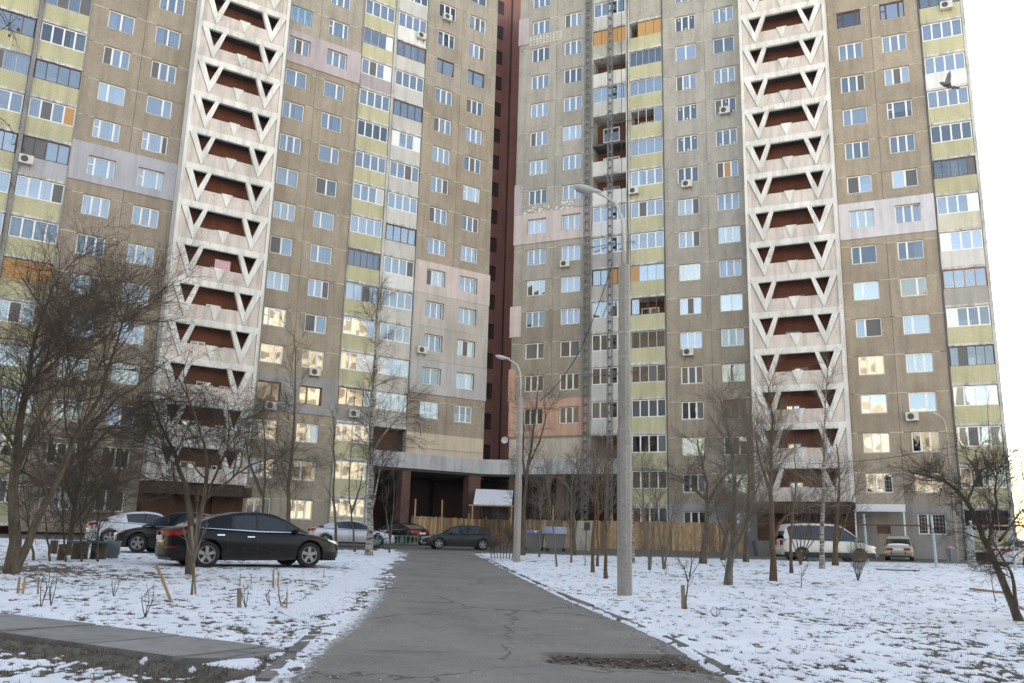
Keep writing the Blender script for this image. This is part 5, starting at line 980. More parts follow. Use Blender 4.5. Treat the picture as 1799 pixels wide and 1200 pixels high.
    # door seams, handles, sill
    for xd in ([spec['bp'], spec['cp']-.0+.0, spec['xf']-.52] if lights != 'van' else [.35, -1.0, 1.05]):
        patch('door_seam', [(xd, .28), (xd+.012, .28), (xd+.012, sd_(xd)+.02), (xd, sd_(xd)+.02)], M['blackplastic'], .0035, 3)
    for xd in ([spec['bp']-.18-.0, spec['bp']-.98] if lights != 'van' else [.5, -.85]):
        if xd > spec['xr']-.3: patch('door_handle', [(xd-.1, sd_(xd)-.10), (xd+.1, sd_(xd)-.10), (xd+.1, sd_(xd)-.065), (xd-.1, sd_(xd)-.065)], M['chrome'] if lights in ('sedan', 'lada') else paint, .022, 6)
    patch('sill_trim', [(spec['xr']+.42, spec['gc']), (spec['xf']-.42, spec['gc']), (spec['xf']-.42, spec['gc']+.06), (spec['xr']+.42, spec['gc']+.06)], M['blackplastic'], .006, 12)
    put('underbody', MB().box(-h*.93, h*.93, -spec['W']*.36, spec['W']*.36, spec['gc']-.02, spec['gc']+.32).mesh('underbody', M['blackplastic']), root)
    for sg in (1, -1):
        xm = a1-.38; y, z = c.ghw(xm, .12); put('mirror', MB().lathe_y([(0, 0), (.07, .01), (.085, .06), (.07, .16), (0, .18)], 10, 0, (0, 0, 0)).mesh('mirror', paint, True), root, (xm, float(y)*sg if sg > 0 else -float(y)-.18, float(z)+.03), scale=(1, 1, .75))
    if plate and lights != 'lada': put('number_plate', MB().box(-h-.014, -h+.02, -.26, .26, .70 if lights != 'van' else .58, .81 if lights != 'van' else .69).mesh('number_plate', M['plate']), root); put('number_plate', MB().box(h-.02, h+.012, -.26, .26, .36, .47).mesh('number_plate', M['plate']), root)
    # wheels
    R = spec['wr']
    def tyre(): return MB().lathe_y([(R*.66, -.09), (R*.90, -.105), (R*.985, -.085), (R, -.04), (R, .04), (R*.985, .085), (R*.90, .105), (R*.66, .09)], 28).mesh('tyre', M['tyre'], True)
    def rim():
        m = MB(); r = R*.665; m.lathe_y([(r, -.085), (r*1.0, -.095), (r*.92, -.085), (r*.90, -.02)], 28); m.lathe_y([(r*.9, -.02), (0, -.015)], 28, 1); m.lathe_y([(0, -.085), (r*.16, -.08), (r*.2, -.03)], 12)
        n = rimstyle
        for k in range(n):
            a = 2*math.pi*k/n+.3; ca, sa = math.cos(a), math.sin(a); w0, w1 = r*.17, r*(.20 if n < 7 else .1)
            P = [(ca*r*.1-sa*w0, sa*r*.1+ca*w0), (ca*r*.1+sa*w0, sa*r*.1-ca*w0), (ca*r*.96+sa*w1, sa*r*.96-ca*w1), (ca*r*.96-sa*w1, sa*r*.96+ca*w1)]
            m.add([(p[0], -.075, p[1]) for p in P]+[(p[0], -.035, p[1]) for p in P], [(0, 1, 2, 3), (4, 7, 6, 5), (0, 4, 5, 1), (1, 5, 6, 2), (2, 6, 7, 3), (3, 7, 4, 0)])
        return m.mesh('rim', [M['rim'], M['blackplastic']])
    for xw in (spec['xr'], spec['xf']):
        for sg in (-1, 1):
            wl_ = put('wheel', cached(('tyre', R), tyre), root, (xw, sg*(spec['W']/2-.125), R), (0, 0, 0 if sg < 0 else math.pi)); put('rim', cached(('rim', R, rimstyle), rim), wl_)
    if roofrack:
        for sg in (-1, 1): put('roof_rail', MB().tube([(-.8, sg*.5, 1.50), (.2, sg*.5, 1.51)], .02, 6).mesh('roof_rail', M['metal']), root, color=(.6, .6, .6))
    if snow:
        put('snow_patch', MB().lathe_z([(0, .05), (.3, .045), (.5, .02), (.62, 0)], 12).mesh('snow_patch', M['snow'], True), root, (-1.52, 0, .92), (0, -.25, 0), scale=(.5, 1, 1))
    return root
def stand(u, v, dx=0, dy=0):
    p = ground(u, v); return (p[0]+dx, p[1]+dy, GZ(p[0]+dx, p[1]+dy))
# black sedan on the left lawn
pr_, pf_ = ground(361, 996.5), ground(541, 997.5); hd = math.atan2(pf_[1]-pr_[1], pf_[0]-pr_[0]); cx, cy = (pr_+pf_)[:2]/2; cx -= math.sin(hd)*.82*-1*-1*0; 
nx_, ny_ = -math.sin(hd), math.cos(hd); cx += nx_*.80; cy += ny_*.80
BLACK = carpaint('black_paint', (.006, .007, .011), .2, dirt=(.05, .043, .034), dz=.45, damt=.3, coat=.12, spec=.25)
build_car('shiny black sedan parked on the snow at the left, rear lamp towards the tree', 'parked_car', (cx, cy, GZ(cx, cy)-.015), hd, dict(SEDAN), BLACK, pitch=-.012, scale=1.055)
p = ground(246, 971.5); build_car('dark saloon behind the black sedan, nose pointing left', 'parked_car', (p[0]+1.35, p[1]+.6, GZ(p[0], p[1]+.6)), math.pi+.05, dict(SEDAN), carpaint('dark_brown_paint', (.010, .010, .012), .25, dirt=(.06, .055, .05), coat=.15, spec=.3))
p = ground(175, 958); p = at(232, 950, 39.0); build_car('white sedan with tinted windows behind the cars at the left', 'parked_car', (p[0]+.55, 39.2, GZ(p[0], 39)), .35, dict(SEDAN), carpaint('white_paint', (.66, .68, .72), .25))
p = at(617, 962, 51.0); build_car('silver sedan parked behind the birch', 'parked_car', (p[0], 51, GZ(p[0], 51)), .18, dict(SEDAN), carpaint('silver_paint', (.52, .54, .60), .3, .3))
p = at(714, 955, 60.); build_car('black car seen from behind at the wooden fence, tail lamps towards us', 'parked_car', (p[0]-.7, 61.5, GZ(p[0], 61.)), math.pi-.75, dict(SEDAN), BLACK)
p = at(806, 966, 53.); build_car('dark green car crossing the end of the path, facing left', 'parked_car', (p[0], 53.2, GZ(p[0], 53)), math.pi+.22, dict(HATCH), carpaint('green_paint', (.012, .019, .017), .35, dirt=(.04, .04, .035), coat=.15, spec=.3), lights='hatch')
p = at(1459, 985, 47.5); build_car('white van with dark side windows on the right', 'parked_van', (p[0], 48.2, GZ(p[0], 48)), .0, dict(VAN), carpaint('van_paint', (.66, .64, .58), .35, dirt=(.40, .36, .28), dz=.75, damt=.8), cat='van', lights='van')
p = at(1583, 982, 54.); build_car('old beige saloon by the entrance, snow on its rear window', 'parked_car', (p[0]+.6, 55.5, GZ(p[0], 55)), math.radians(65), dict(LADA), carpaint('beige_paint', (.46, .40, .29), .5, coat=.2), lights='lada', roofrack=True, snow=True, rimstyle=9)
p = at(1800, 990, 47.); build_car('white car cut off by the right edge, red tail lamp', 'parked_car', (p[0]+.9, 47.3, GZ(p[0], 47)), .25, dict(SEDAN), carpaint('white_paint_2', (.66, .66, .66), .3))
# ================================================================= street furniture and small things
M['concrete'] = streaky('lamp_concrete', 22, .18, .25, objcol=True, bumpd=.01)
M['lampglass'] = plain('lamp_lens', (.32, .33, .34), .3, var=.1)
def lamp(label, base, H, scale, face, name='street_lamp'):
    o = empty(name, tuple(base), 0, label, 'street lamp', 'street lamps'); s = scale
    put('pole', MB().lathe_z([(.150*s, -.2), (.150*s, 2.0*s), (.150*s, 3.3*s), (.136*s, 3.33*s), (.112*s, H*.80), (.110*s, H*.80), (0, H*.80)], 8).mesh('pole', M['concrete']), o, color=(.36, .335, .30))
    for z in (H*.56, H*.62): put('collar', MB().lathe_z([(.125*s, 0), (.13*s, .02), (.13*s, .05), (.12*s, .06)], 10).mesh('collar', M['metal']), o, (0, 0, z), color=(.4, .38, .35))
    fx = face; P = [(0, 0, H*.79), (0, 0, H*.88), (fx*.05*s, 0, H*.93), (fx*.18*s, 0, H*.965), (fx*.40*s, 0, H*.982), (fx*.62*s, 0, H*.995)]
    put('arm', MB().tube(P, .032*s, 8).mesh('arm', M['metal'], True), o, color=(.55, .52, .48))
    hd = MB(); n = 14; V = []; Fc = []; s0_ = s; s = s*.82
    prof = [(0, .03), (.05, .06), (.2, .085), (.42, .135), (.62, .13), (.76, .08), (.80, .02)]
    for x, r in prof:
        for k in range(n): a = 2*math.pi*k/n; V.append((fx*x*s, math.cos(a)*r*s, math.sin(a)*r*s*(.62 if math.sin(a) > 0 else .75)))
    for i in range(len(prof)-1):
        for k in range(n): Fc.append((i*n+k, i*n+(k+1) % n, (i+1)*n+(k+1) % n, (i+1)*n+k))
    Fc += [tuple(range(n)), tuple(range((len(prof)-1)*n, len(prof)*n))]
    hm = hd.add(V, Fc).mesh('lamp_head', M['metal'], True); ho = put('lamp_head', hm, o, (fx*.60*s, 0, H*.995), (0, -fx*.19, 0), color=(.50, .50, .50))
    put('lens', MB().lathe_z([(.125*s, 0), (.11*s, -.05*s), (.06*s, -.08*s), (0, -.09*s)], 12).mesh('lens', M['lampglass'], True), ho, (fx*.48*s, 0, -.06*s), scale=(1.9, .95, 1))
    return o
def lamp_at(label, u, v, vtop, face, sc=1.0):
    b = ground(u, v); t = at(u, vtop, b[1]); H = t[2]-b[2]; return lamp(label, b, H, sc*H/8.6, face)
lamp_at('tall concrete street lamp standing on the right lawn', 1098, 1047, 335, -1); lamp_at('second, more distant concrete street lamp at the end of the path', 908, 987, 629, -1)
b = np.array(at(1683, 985, 56.)); lamp('small street lamp by the right corner of the block', (b[0], 56, GZ(b[0], 56)), at(1683, 728, 56.)[2]-GZ(b[0], 56), .8, -1)

# construction hoist masts
def facw(root, s, d, z):
    a, Y = (LA, LY) if root is LW else (RA, RY); return np.array([s*math.cos(a)+d*math.sin(a), Y+s*math.sin(a)-d*math.cos(a), z])
def mast(label, s, d, z1, w_=.5):
    loc = facw(RW, s, d, 0); o = empty('hoist_mast', (loc[0], loc[1], ZB), RA, label, 'mast', 'hoist masts on the facade')
    sec = cached(('mast', w_), lambda: (lambda m: [m.bar((x*w_/2, y*w_/2, 0), (x*w_/2, y*w_/2, 1.5), .042) for x in (-1, 1) for y in (-1, 1)] and [m.bar((-w_/2, y*w_/2, z), (w_/2, y*w_/2, z), .03) for y in (-1, 1) for z in (.02, .5, 1.0)] and [m.bar((x*w_/2, -w_/2, z), (x*w_/2, w_/2, z+.5), .022) for x in (-1, 1) for z in (0, .5, 1.)] and [m.bar(((-1)**i*w_/2, -w_/2, .5*i), (-(-1)**i*w_/2, -w_/2, .5*i+.5), .026) for i in range(3)] and m)(MB()).mesh('mast_section', M['metal']))
    n = int((z1-ZB)/1.5)
    for i in range(n): 
        q = put('mast_section', sec, o, (0, 0, 1.5*i), color=(.16, .17, .18))
        if i % 1 == 0: put('rung_plate', cached(('rung', w_), lambda: MB().box(-w_*.42, w_*.42, -.06, .02, .1, .3).box(-w_*.42, w_*.42, -.06, .02, .86, 1.06).mesh('rung_plate', M['metal'])), q, color=(.12, .125, .13))
    for z in (14, 25, 36): put('wall_tie', MB().bar((w_/2, w_/2, z), (w_/2+.4, d, z), .05).bar((w_/2, -w_/2, z-.3), (w_+1.6, d-.1, z+.05), .045).mesh('wall_tie', M['metal']), o, color=(.1, .1, .1))
    return o
mast('dark lattice hoist mast left of the white balconies', 6.86, .35, 52.5, .42); mast('dark lattice hoist mast in front of the white balconies', 9.0, .55, 53, .36)
def cable(label, pts, r=.02, sag=0., name='cable'):
    P = [np.asarray(p, float) for p in pts]; Q = []
    for a, b in zip(P, P[1:]):
        for i in range(12): t = i/12; q = a+(b-a)*t; q[2] -= sag*4*t*(1-t); Q.append(q)
    Q.append(P[-1]); o = Q[0]; put(name, MB().tube([q-o for q in Q], r, 5).mesh(name, M['rope']), None, tuple(o), label=label, cat='cable')
cable('black rope slanting from the masts down to the left tree', [facw(RW, 9.3, .8, 24.5), facw(RW, 6.4, .9, 17), facw(RW, 3.2, 1.2, 13.2)], .035, .4)
cable('thin black rope hanging straight beside the right mast', [facw(RW, 9.95, .3, 50), facw(RW, 9.95, .3, 12)], .025)
cable('overhead wire crossing from the right tower to the small lamp', [facw(RW, 24, 3, 7.6), np.array(at(1683, 783, 56.)), np.array(at(1815, 800, 50.))], .018, .25)
cable('overhead wire above the white fascia', [facw(LW, -16, 1, 9.0), facw(LW, -2.7, .6, 8.95)], .015, .1)
cable('short loose cable hanging under the lowest brown windows', [facw(LW, -9.3, .05, 11.2), facw(LW, -8.8, .1, 10.9), facw(LW, -8.6, .06, 9.9)], .02)

# air conditioners
def acunit(label, root, s, z, d=.0, sc=1.):
    a = LA if root is LW else RA; p = facw(root, s, d, z); o = empty('air_conditioner', tuple(p), a, label, 'air conditioner', 'air conditioners on the facade'); o.scale = (sc,)*3
    put('case', cached('accase', lambda: MB().box(-.42, .42, -.40, -.10, 0, .58).mesh('case', M['ac'])), o); put('fan_grille', cached('acfan', lambda: MB().lathe_y([(.22, -.412), (.22, -.401)], 18).lathe_y([(.22, -.412), (.2, -.414), (0, -.406)], 18).mesh('fan_grille', M['acdark'])), o, (-.1, 0, .29))
    put('bracket', cached('acbr', lambda: MB().bar((-.3, 0, -.03), (-.3, -.4, -.03), .04).bar((.3, 0, -.03), (.3, -.4, -.03), .04).bar((-.3, 0, -.3), (-.3, -.35, -.04), .03).bar((.3, 0, -.3), (.3, -.35, -.04), .03).mesh('bracket', M['metal'])), o, color=(.3, .3, .3))
ACS = [('white air conditioner on the grey balcony strip at the upper left', LW, -38.9, WT(8)-1.75, .05), ('air conditioner under the topmost window left of the red core', LW, -8.1, WT(16)-1.75, 0), ('air conditioner on the white balcony high on the left wing', LW, -10.6, WT(15)-1.75, .0), ('air conditioner below a window on the pale grey band of the left wing', LW, -9.05, WT(5)-1.8, .09), ('air conditioner below a gold-lit window of the left wing', LW, -18.0, WT(4)-2.0, 0), ('air conditioner on the grey balcony near the birch top', LW, -14.6, WT(3)-2.0, 0), ('air conditioner under the brown-framed window left of the straight tree', LW, -21.2, WT(3)-2.1, .09),
       ('air conditioner under a window near the right stair tower, upper floors', RW, 18.75, WT(12)-1.55, 0), ('air conditioner under a window right of the yellow balconies, mid height', RW, 15.5, WT(10)-1.9, 0), ('air conditioner on a yellow balcony right of the lamp head', RW, 11.0, WT(10)-1.85, 0), ('air conditioner under a gold-lit window left of the masts', RW, 4.9, WT(8)-2.0, 0), ('air conditioner with a blue mark under a gold window right of the yellow balconies', RW, 15.35, WT(5)-2.0, 0), ('air conditioner under a gold-lit window above the entrance canopy', RW, 31.0, WT(3)-2.05, 0), ('air conditioner on the topmost yellow balcony at the right end', RW, 35.5, WT(14)-1.65, 0)]
for a in ACS: acunit(*a)
# satellite dish on the red core
p = at(887, 773, 73.9); o = empty('satellite_dish', (p[0], p[1], p[2]), 0, 'small grey satellite dish by the red core above the fascia', 'satellite dish'); put('dish', MB().lathe_y([(0, .06), (.15, .05), (.28, .0), (.3, -.01)], 14).mesh('dish', M['metal'], True), o, rot=(.4, 0, .3), color=(.6, .62, .65)); put('arm', MB().bar((0, 0, -.02), (0, 1.0, .1), .04).mesh('arm', M['metal']), o, color=(.4, .4, .4))
# roof of the timber shelter with snow by the red core
sh = facw(RW, -.35, 2.2, ZB+.15); o = empty('timber_shelter', tuple(sh), -.05, 'timber shelter with white sheet roof at the foot of the red core', 'shelter')
put('roof', MB().add([(-1.45, -1.0, 3.2), (1.6, -1.0, 3.15), (1.6, .9, 4.4), (-1.45, .9, 4.45), (-1.45, -1.0, 3.12), (1.6, -1.0, 3.07), (1.6, .9, 4.32), (-1.45, .9, 4.37)], [(0, 1, 2, 3), (7, 6, 5, 4), (0, 4, 5, 1), (1, 5, 6, 2), (2, 6, 7, 3), (3, 7, 4, 0)]).mesh('roof', M['frame']), o, color=(.74, .75, .8))
M['wood'] = bark('fence_wood', (.22, .145, .088), (.48, .335, .205), 7)
_t = M['wood'].node_tree; _b = _t.nodes['Principled BSDF']; _l = _b.inputs['Base Color'].links[0].from_socket; _o = N(_t, 'ShaderNodeObjectInfo'); _r = ramp(_t, _o.outputs['Random'], [(0, (.55, .5, .48)), (.5, (.9, .88, .85)), (1, (1.35, 1.3, 1.2))]); _t.links.new(mixc(_t, _l, _r.outputs[0], 1., 'MULTIPLY'), _b.inputs['Base Color'])
M['wood2'] = bark('fresh_wood', (.30, .19, .10), (.50, .34, .20), 6)
for x in (-1.5, 1.6): put('post', MB().box(x-.06, x+.06, -1.0, -.88, 0, 3.1).mesh('post', M['wood2']), o)
put('beam', MB().box(-1.8, 1.9, -1.03, -.9, 3.0, 3.11).mesh('beam', M['wood2']), o)
# wooden fence along the passage
pa = [facw(LW, -9.3, .5, 0), facw(LW, -2.9, .7, 0), facw(RW, 2.2, 2.2, 0), facw(RW, 19.5, 2.2, 0)]
o = empty('wooden_fence', (pa[0][0], pa[0][1], 0), 0, 'raw plank hoarding fence closing off the passage', 'fence'); fr_ = random.Random(9); bl = [cached(('board', i), lambda: MB().box(-.085, .085, -.012, .012, 0, 1).mesh('board', M['wood'])) for i in range(1)]
org = pa[0].copy(); nb = 0
for a, b in zip(pa, pa[1:]):
    d = b-a; L = float(np.hypot(d[0], d[1])); ang = math.atan2(d[1], d[0]); n = int(L/.178)
    for i in range(n):
        q = a+d*(i+.5)/n; z0 = GZ(q[0], q[1]); put('board', bl[0], o, (q[0]-org[0]+fr_.uniform(-.01, .01), q[1]-org[1]+fr_.uniform(-.015, .015), z0), (0, fr_.uniform(-.012, .012), ang), scale=(1, 1, 2.05+fr_.uniform(-.03, .05))); nb += 1
    for i in range(int(L/2.4)+1):
        q = a+d*min(1, (i*2.4+.3)/L); z0 = GZ(q[0], q[1]); tall = 3.1 if (a is pa[0] and i in (0, 1)) or fr_.random() < .3 else 2.2
        put('fence_post', MB().box(-.055, .055, .02, .12, 0, tall+fr_.uniform(-.1, .4)).mesh('fence_post', M['wood2']), o, (q[0]-org[0], q[1]-org[1], z0), (0, fr_.uniform(-.02, .02), ang))
print('boards', nb)
# dumpsters
def dumpster(label, u, v, Y, lid):
    p = at(u, v, Y); o = empty('dumpster', (p[0], Y, GZ(p[0], Y)), -.1, label, 'dumpster', 'waste containers by the fence')
    put('tub', MB().add([(-.55, -.4, .22), (.55, -.4, .22), (.55, .4, .22), (-.55, .4, .22), (-.66, -.5, 1.0), (.66, -.5, 1.0), (.66, .5, 1.0), (-.66, .5, 1.0)], [(0, 3, 2, 1), (4, 5, 6, 7), (0, 1, 5, 4), (1, 2, 6, 5), (2, 3, 7, 6), (3, 0, 4, 7)]).mesh('tub', M['metal']), o, color=(.20, .20, .195)); put('rim', MB().box(-.70, .70, -.54, .54, .97, 1.03).mesh('rim', M['metal']), o, color=(.16, .16, .16))
    for x in (-.5, .5):
        for y in (-.35, .35): put('wheel', MB().lathe_y([(0, -.03), (.1, -.03), (.1, .03), (0, .03)], 12).mesh('wheel', M['tyre']), o, (x, y, .1))
    if lid:
        m = MB(); n = 8; V = []; Fc = []
        for i in range(n+1): a = math.pi*i/n; V += [(-.68, -math.cos(a)*.52, 1.04+math.sin(a)*.42), (.68, -math.cos(a)*.52, 1.04+math.sin(a)*.42)]
        for i in range(n): Fc.append((2*i, 2*i+1, 2*i+3, 2*i+2))
        Fc += [tuple(range(0, 2*n+2, 2)), tuple(range(2*n+1, 0, -2))]; put('lid', m.add(V, Fc).mesh('lid', M['metal'], True), o, color=(.30, .36, .45))
    else:
        r = random.Random(5)
        for i in range(9): put('rubbish_bag', MB().lathe_z([(0, .22), (.12, .18), (.17, .08), (.14, 0)], 7).mesh('rubbish_bag', M['cloth'], True), o, (r.uniform(-.45, .45), r.uniform(-.3, .3), 1.0), (0, 0, r.random()*6), color=r.choice([(.6, .62, .66), (.2, .22, .4), (.5, .5, .5), (.1, .1, .12)]))
dumpster('grey dumpster with a blue-grey rounded lid by the fence', 976, 968, 54.5, True); dumpster('open grey dumpster full of rubbish bags behind the second lamp', 937, 968, 55, False)
# grey iron gate leaf leaning at the fence and a black box on a post
p = at(1020, 962, 60); 
put('plank_stack', MB().box(-.5, .5, 0, .08, 0, 1.9).mesh('plank_stack', M['slab']), None, (p[0], 58.5, GZ(p[0], 58.5)), (-.15, .1, 0), color=(.42, .37, .31), label='pale board leaning on the fence beside the dumpster tree', cat='board')
p = ground(1030, 971); o = empty('mail_post', tuple(p), 0, 'thin post with a black box in front of the fence', 'post box'); put('post', MB().box(-.03, .03, -.03, .03, 0, 1.6).mesh('post', M['metal']), o, color=(.08, .08, .08)); put('box', MB().box(-.12, .22, -.12, .1, 1.3, 1.75).mesh('box', M['metal']), o, color=(.04, .04, .04))
# concrete planter and blocks near the right tower
for (u, v, Y, dims, lab) in ((1340, 972, 56, (1.1, .6, .95), 'grey concrete planter left of the stair tower entrance'), (1362, 972, 56.5, (.7, .4, .7), 'grey concrete steps beside the planter')):
    p = at(u, v, Y); o = put('concrete_block', MB().add([(-dims[0]/2*.8, -dims[1]/2, 0), (dims[0]/2*.8, -dims[1]/2, 0), (dims[0]/2*.8, dims[1]/2, 0), (-dims[0]/2*.8, dims[1]/2, 0), (-dims[0]/2, -dims[1]/2, dims[2]), (dims[0]/2, -dims[1]/2, dims[2]), (dims[0]/2, dims[1]/2, dims[2]), (-dims[0]/2, dims[1]/2, dims[2])], [(0, 3, 2, 1), (4, 5, 6, 7), (0, 1, 5, 4), (1, 2, 6, 5), (2, 3, 7, 6), (3, 0, 4, 7)]).mesh('concrete_block', M['slab']), None, (p[0], Y, GZ(p[0], Y)), (0, 0, .1), color=(.2, .2, .195), label=lab, cat='planter' if u == 1340 else 'steps')
# laundry frames: pale blue posts, rusty crossbars
def post(u, v, vtop, label):
    b = ground(u, v); t = at(u, vtop, b[1]); h = t[2]-b[2]; o = put('laundry_post', MB().lathe_z([(.065, -.1), (.065, h*.5), (.06, h), (0, h+.01)], 10).mesh('laundry_post', M['metal']), None, tuple(b), (0, -.025, 0), color=(.40, .54, .60), label=label, cat='laundry post', group='pale blue laundry posts'); return b, h
q0 = post(1525, 988, 904, 'pale blue laundry post in front of the canopy, behind the small bush'); q1 = post(1646, 997, 906, 'pale blue laundry post left of the litter bin'); q2 = post(1715, 1003, 915, 'pale blue laundry post seen through the crooked tree'); q3 = post(1785, 1001, 910, 'pale blue laundry post at the right edge, by the white car')
def xbar(u0, v0, u1, v1, Y0, Y1, lab): a = at(u0, v0, Y0); b = at(u1, v1, Y1); put('crossbar', MB().bar((0, 0, 0), tuple(b-a), .07).mesh('crossbar', M['metal']), None, tuple(a), color=(.20, .085, .07), label=lab, cat='crossbar')
xbar(1516, 922, 1652, 924, q0[0][1]-.1, q1[0][1]-.1, 'rusty crossbar between the two left laundry posts'); xbar(1700, 924, 1799, 923, q2[0][1]-.1, q3[0][1]-.1, 'rusty crossbar between the two right laundry posts')
b = ground(1706, 996); put('concrete_post', MB().lathe_z([(.13, -.1), (.13, 2.0), (0, 2.02)], 10).mesh('concrete_post', M['concrete']), None, tuple(b), color=(.42, .40, .36), label='short pale concrete post between the laundry posts', cat='post')
b = ground(1674, 993); o = empty('litter_bin', tuple(b), .2, 'grey litter bin with a pink bag on top', 'litter bin'); put('bin', MB().add([(-.16, -.14, .18), (.16, -.14, .18), (.16, .14, .18), (-.16, .14, .18), (-.2, -.17, .85), (.2, -.17, .85), (.2, .17, .85), (-.2, .17, .85)], [(0, 3, 2, 1), (4, 5, 6, 7), (0, 1, 5, 4), (1, 2, 6, 5), (2, 3, 7, 6), (3, 0, 4, 7)]).mesh('bin', M['metal']), o, color=(.16, .17, .19)); put('bag', MB().lathe_z([(0, .14), (.12, .12), (.2, .03), (.18, 0)], 8).mesh('bag', M['cloth'], True), o, (0, 0, .84), color=(.75, .30, .32))
for x in (-.22, .22): put('leg', MB().box(x-.02, x+.02, -.02, .02, 0, .9).mesh('leg', M['metal']), o, color=(.25, .28, .26))
# bench of stumps with turquoise board, bucket
def stump(u, v, w_, h, label):
    b = ground(u, v); o = put('stump', MB().lathe_z([(w_*1.08, -.05), (w_, .08), (w_*.97, h-.02), (w_*.93, h), (0, h)], 12).mesh('stump', M['bark'], False), None, tuple(b), label=label, cat='stump', group='tree stumps at the left'); return b
st1 = stump(139, 983, .22, .47, 'left stump carrying the turquoise board'); st2 = stump(172, 983, .22, .47, 'right stump carrying the turquoise board'); stump(108, 985, .12, .45, 'thin stump left of the turquoise bench'); stump(93, 975, .12, .45, 'dark stump behind the thin one, left of the bench')
tq = plain('turquoise_paint', (.06, .26, .27), .6, var=.3); mid = (st1+st2)/2; put('bench_board', MB().box(-.60, .62, -.2, .22, .472, .525).mesh('bench_board', tq), None, (mid[0]+.05, mid[1], mid[2]), (0, 0, .1), label='turquoise board laid over two stumps', cat='bench')
b = ground(197, 981); o = empty('bucket', tuple(b), 0, 'grey plastic bucket beside the turquoise bench', 'bucket'); put('tub', MB().lathe_z([(0, .01), (.17, 0), (.21, .46), (.23, .48), (.23, .52), (.2, .52), (.2, .1), (0, .1)], 16).mesh('tub', M['metal'], True), o, color=(.20, .20, .21))
# low green iron fence at the end of the path
pa_ = at(686, 954, 58); pb_ = at(734, 956, 57.); o = empty('low_fence', (pa_[0], pa_[1], GZ(pa_[0], 58)), math.atan2(pb_[1]-pa_[1], pb_[0]-pa_[0]), 'low green iron fence in front of the black car', 'fence'); L = float(np.hypot(*(pb_-pa_)[:2])); grn = (.12, .30, .22)
put('rail', MB().box(0, L, -.02, .02, .58, .62).mesh('rail', M['metal']), o, color=grn); put('rail', MB().box(0, L, -.02, .02, .08, .12).mesh('rail', M['metal']), o, color=grn)
for i in range(14): x = L*i/13; put('bar', MB().bar((x, 0, .1), (x+(.12 if i % 2 else -.12) if 0 < i < 13 else x, 0, .6), .028).mesh('bar', M['metal']), o, color=grn)
# child's bicycle by the birch
b = ground(668, 966); o = empty('bicycle', tuple(b), .9, 'small bicycle with turquoise frame standing right of the birch', 'bicycle')
for x in (-.45, .45): put('wheel', MB().lathe_y([(.29, -.02), (.32, 0), (.29, .02), (.28, 0), (.29, -.02)], 20).mesh('wheel', M['tyre'], True), o, (x, 0, .32))
put('frame', MB().tube([(-.45, 0, .32), (-.1, 0, .35), (-.2, 0, .75), (-.45, 0, .32)], .02, 6).tube([(-.1, 0, .35), (.3, 0, .78), (-.2, 0, .72)], .022, 6).tube([(.45, 0, .32), (.3, 0, .78), (.26, 0, .95)], .02, 6).mesh('frame', tq), o); put('saddle', MB().box(-.32, -.1, -.07, .07, .80, .86).mesh('saddle', M['blackplastic']), o); put('handlebar', MB().tube([(.2, -.28, 1.0), (.27, -.1, .96), (.27, .1, .96), (.2, .28, 1.0)], .015, 6).mesh('handlebar', M['chrome']), o)
# marker stakes on the lawns
STK = [(31, 1046, 1014, 4, 'pale_stake', 'left of the three orange-brown marker stakes at the left edge', .022), (40, 1046, 1014, 5, 'pale_stake', 'middle of the three orange-brown marker stakes at the left edge', .022), (67, 1047, 1014, 2, 'pale_stake', 'right of the three orange-brown marker stakes at the left edge', .018), (305, 1059, 993, -29, 'leaning', 'reddish stake leaning left in front of the tree with hanging twigs', .03), (421, 1068, 1033, 0, 'stout', 'stout pale wooden stake on the left lawn', .045), (422, 1032, 1008, 1, 'thin', 'thin orange stake behind the stout one', .015), (442, 1027, 1008, 0, 'thin', 'thin orange stake right of the stout one', .015), (481, 1033, 1001, 0, 'pair', 'taller of the stake pair at the thin sapling', .025), (489, 1032, 1004, 1, 'pair', 'shorter of the stake pair at the thin sapling', .022), (504, 1071, 1040, 1, 'thin', 'thin orange stake nearest the path on the left lawn', .018), (569, 1015, 1000, 1, 'thin', 'tiny orange stake by the front wheel of the black sedan', .015), (345, 1046, 924, -8, 'sap', 'long pale stick tied to the staked sapling', .025), (1201, 1071, 1028, -1, 'sap2', 'broken upright board at the leaning sapling on the right lawn', .05), (1207, 1071, 1038, -6, 'sap2', 'shorter board slanting against the upright one, right lawn', .035)]
for u, v, vt, du, k, lab, w_ in STK:
    b = ground(u, v); t = at(u+du, vt, b[1]); put('stake', MB().bar((0, 0, -.05), tuple(t-b), w_*1.6, w_*1.1).mesh('stake', M['wood2'] if k not in ('stout', 'sap', 'sap2') else bark('old_wood', (.2, .15, .1), (.42, .33, .24))), None, tuple(b), label=lab, cat='stake', group='marker stakes on the lawns')
# a thin bare plank on the snow, far right
a = ground(1705, 1037); c_ = ground(1765, 1044); put('fallen_stick', MB().bar((0, 0, .04), tuple(c_-a+np.array([0, 0, .04])), .05).mesh('fallen_stick', M['wood2']), None, tuple(a), label='reddish stick lying on the snow at the right', cat='stick')
a = ground(1578, 1003); put('hatch_cover', MB().box(-.8, .8, -.25, .25, 0, .05).mesh('hatch_cover', M['bark']), None, tuple(a), label='dark board lying in the snow in front of the beige car', cat='board')
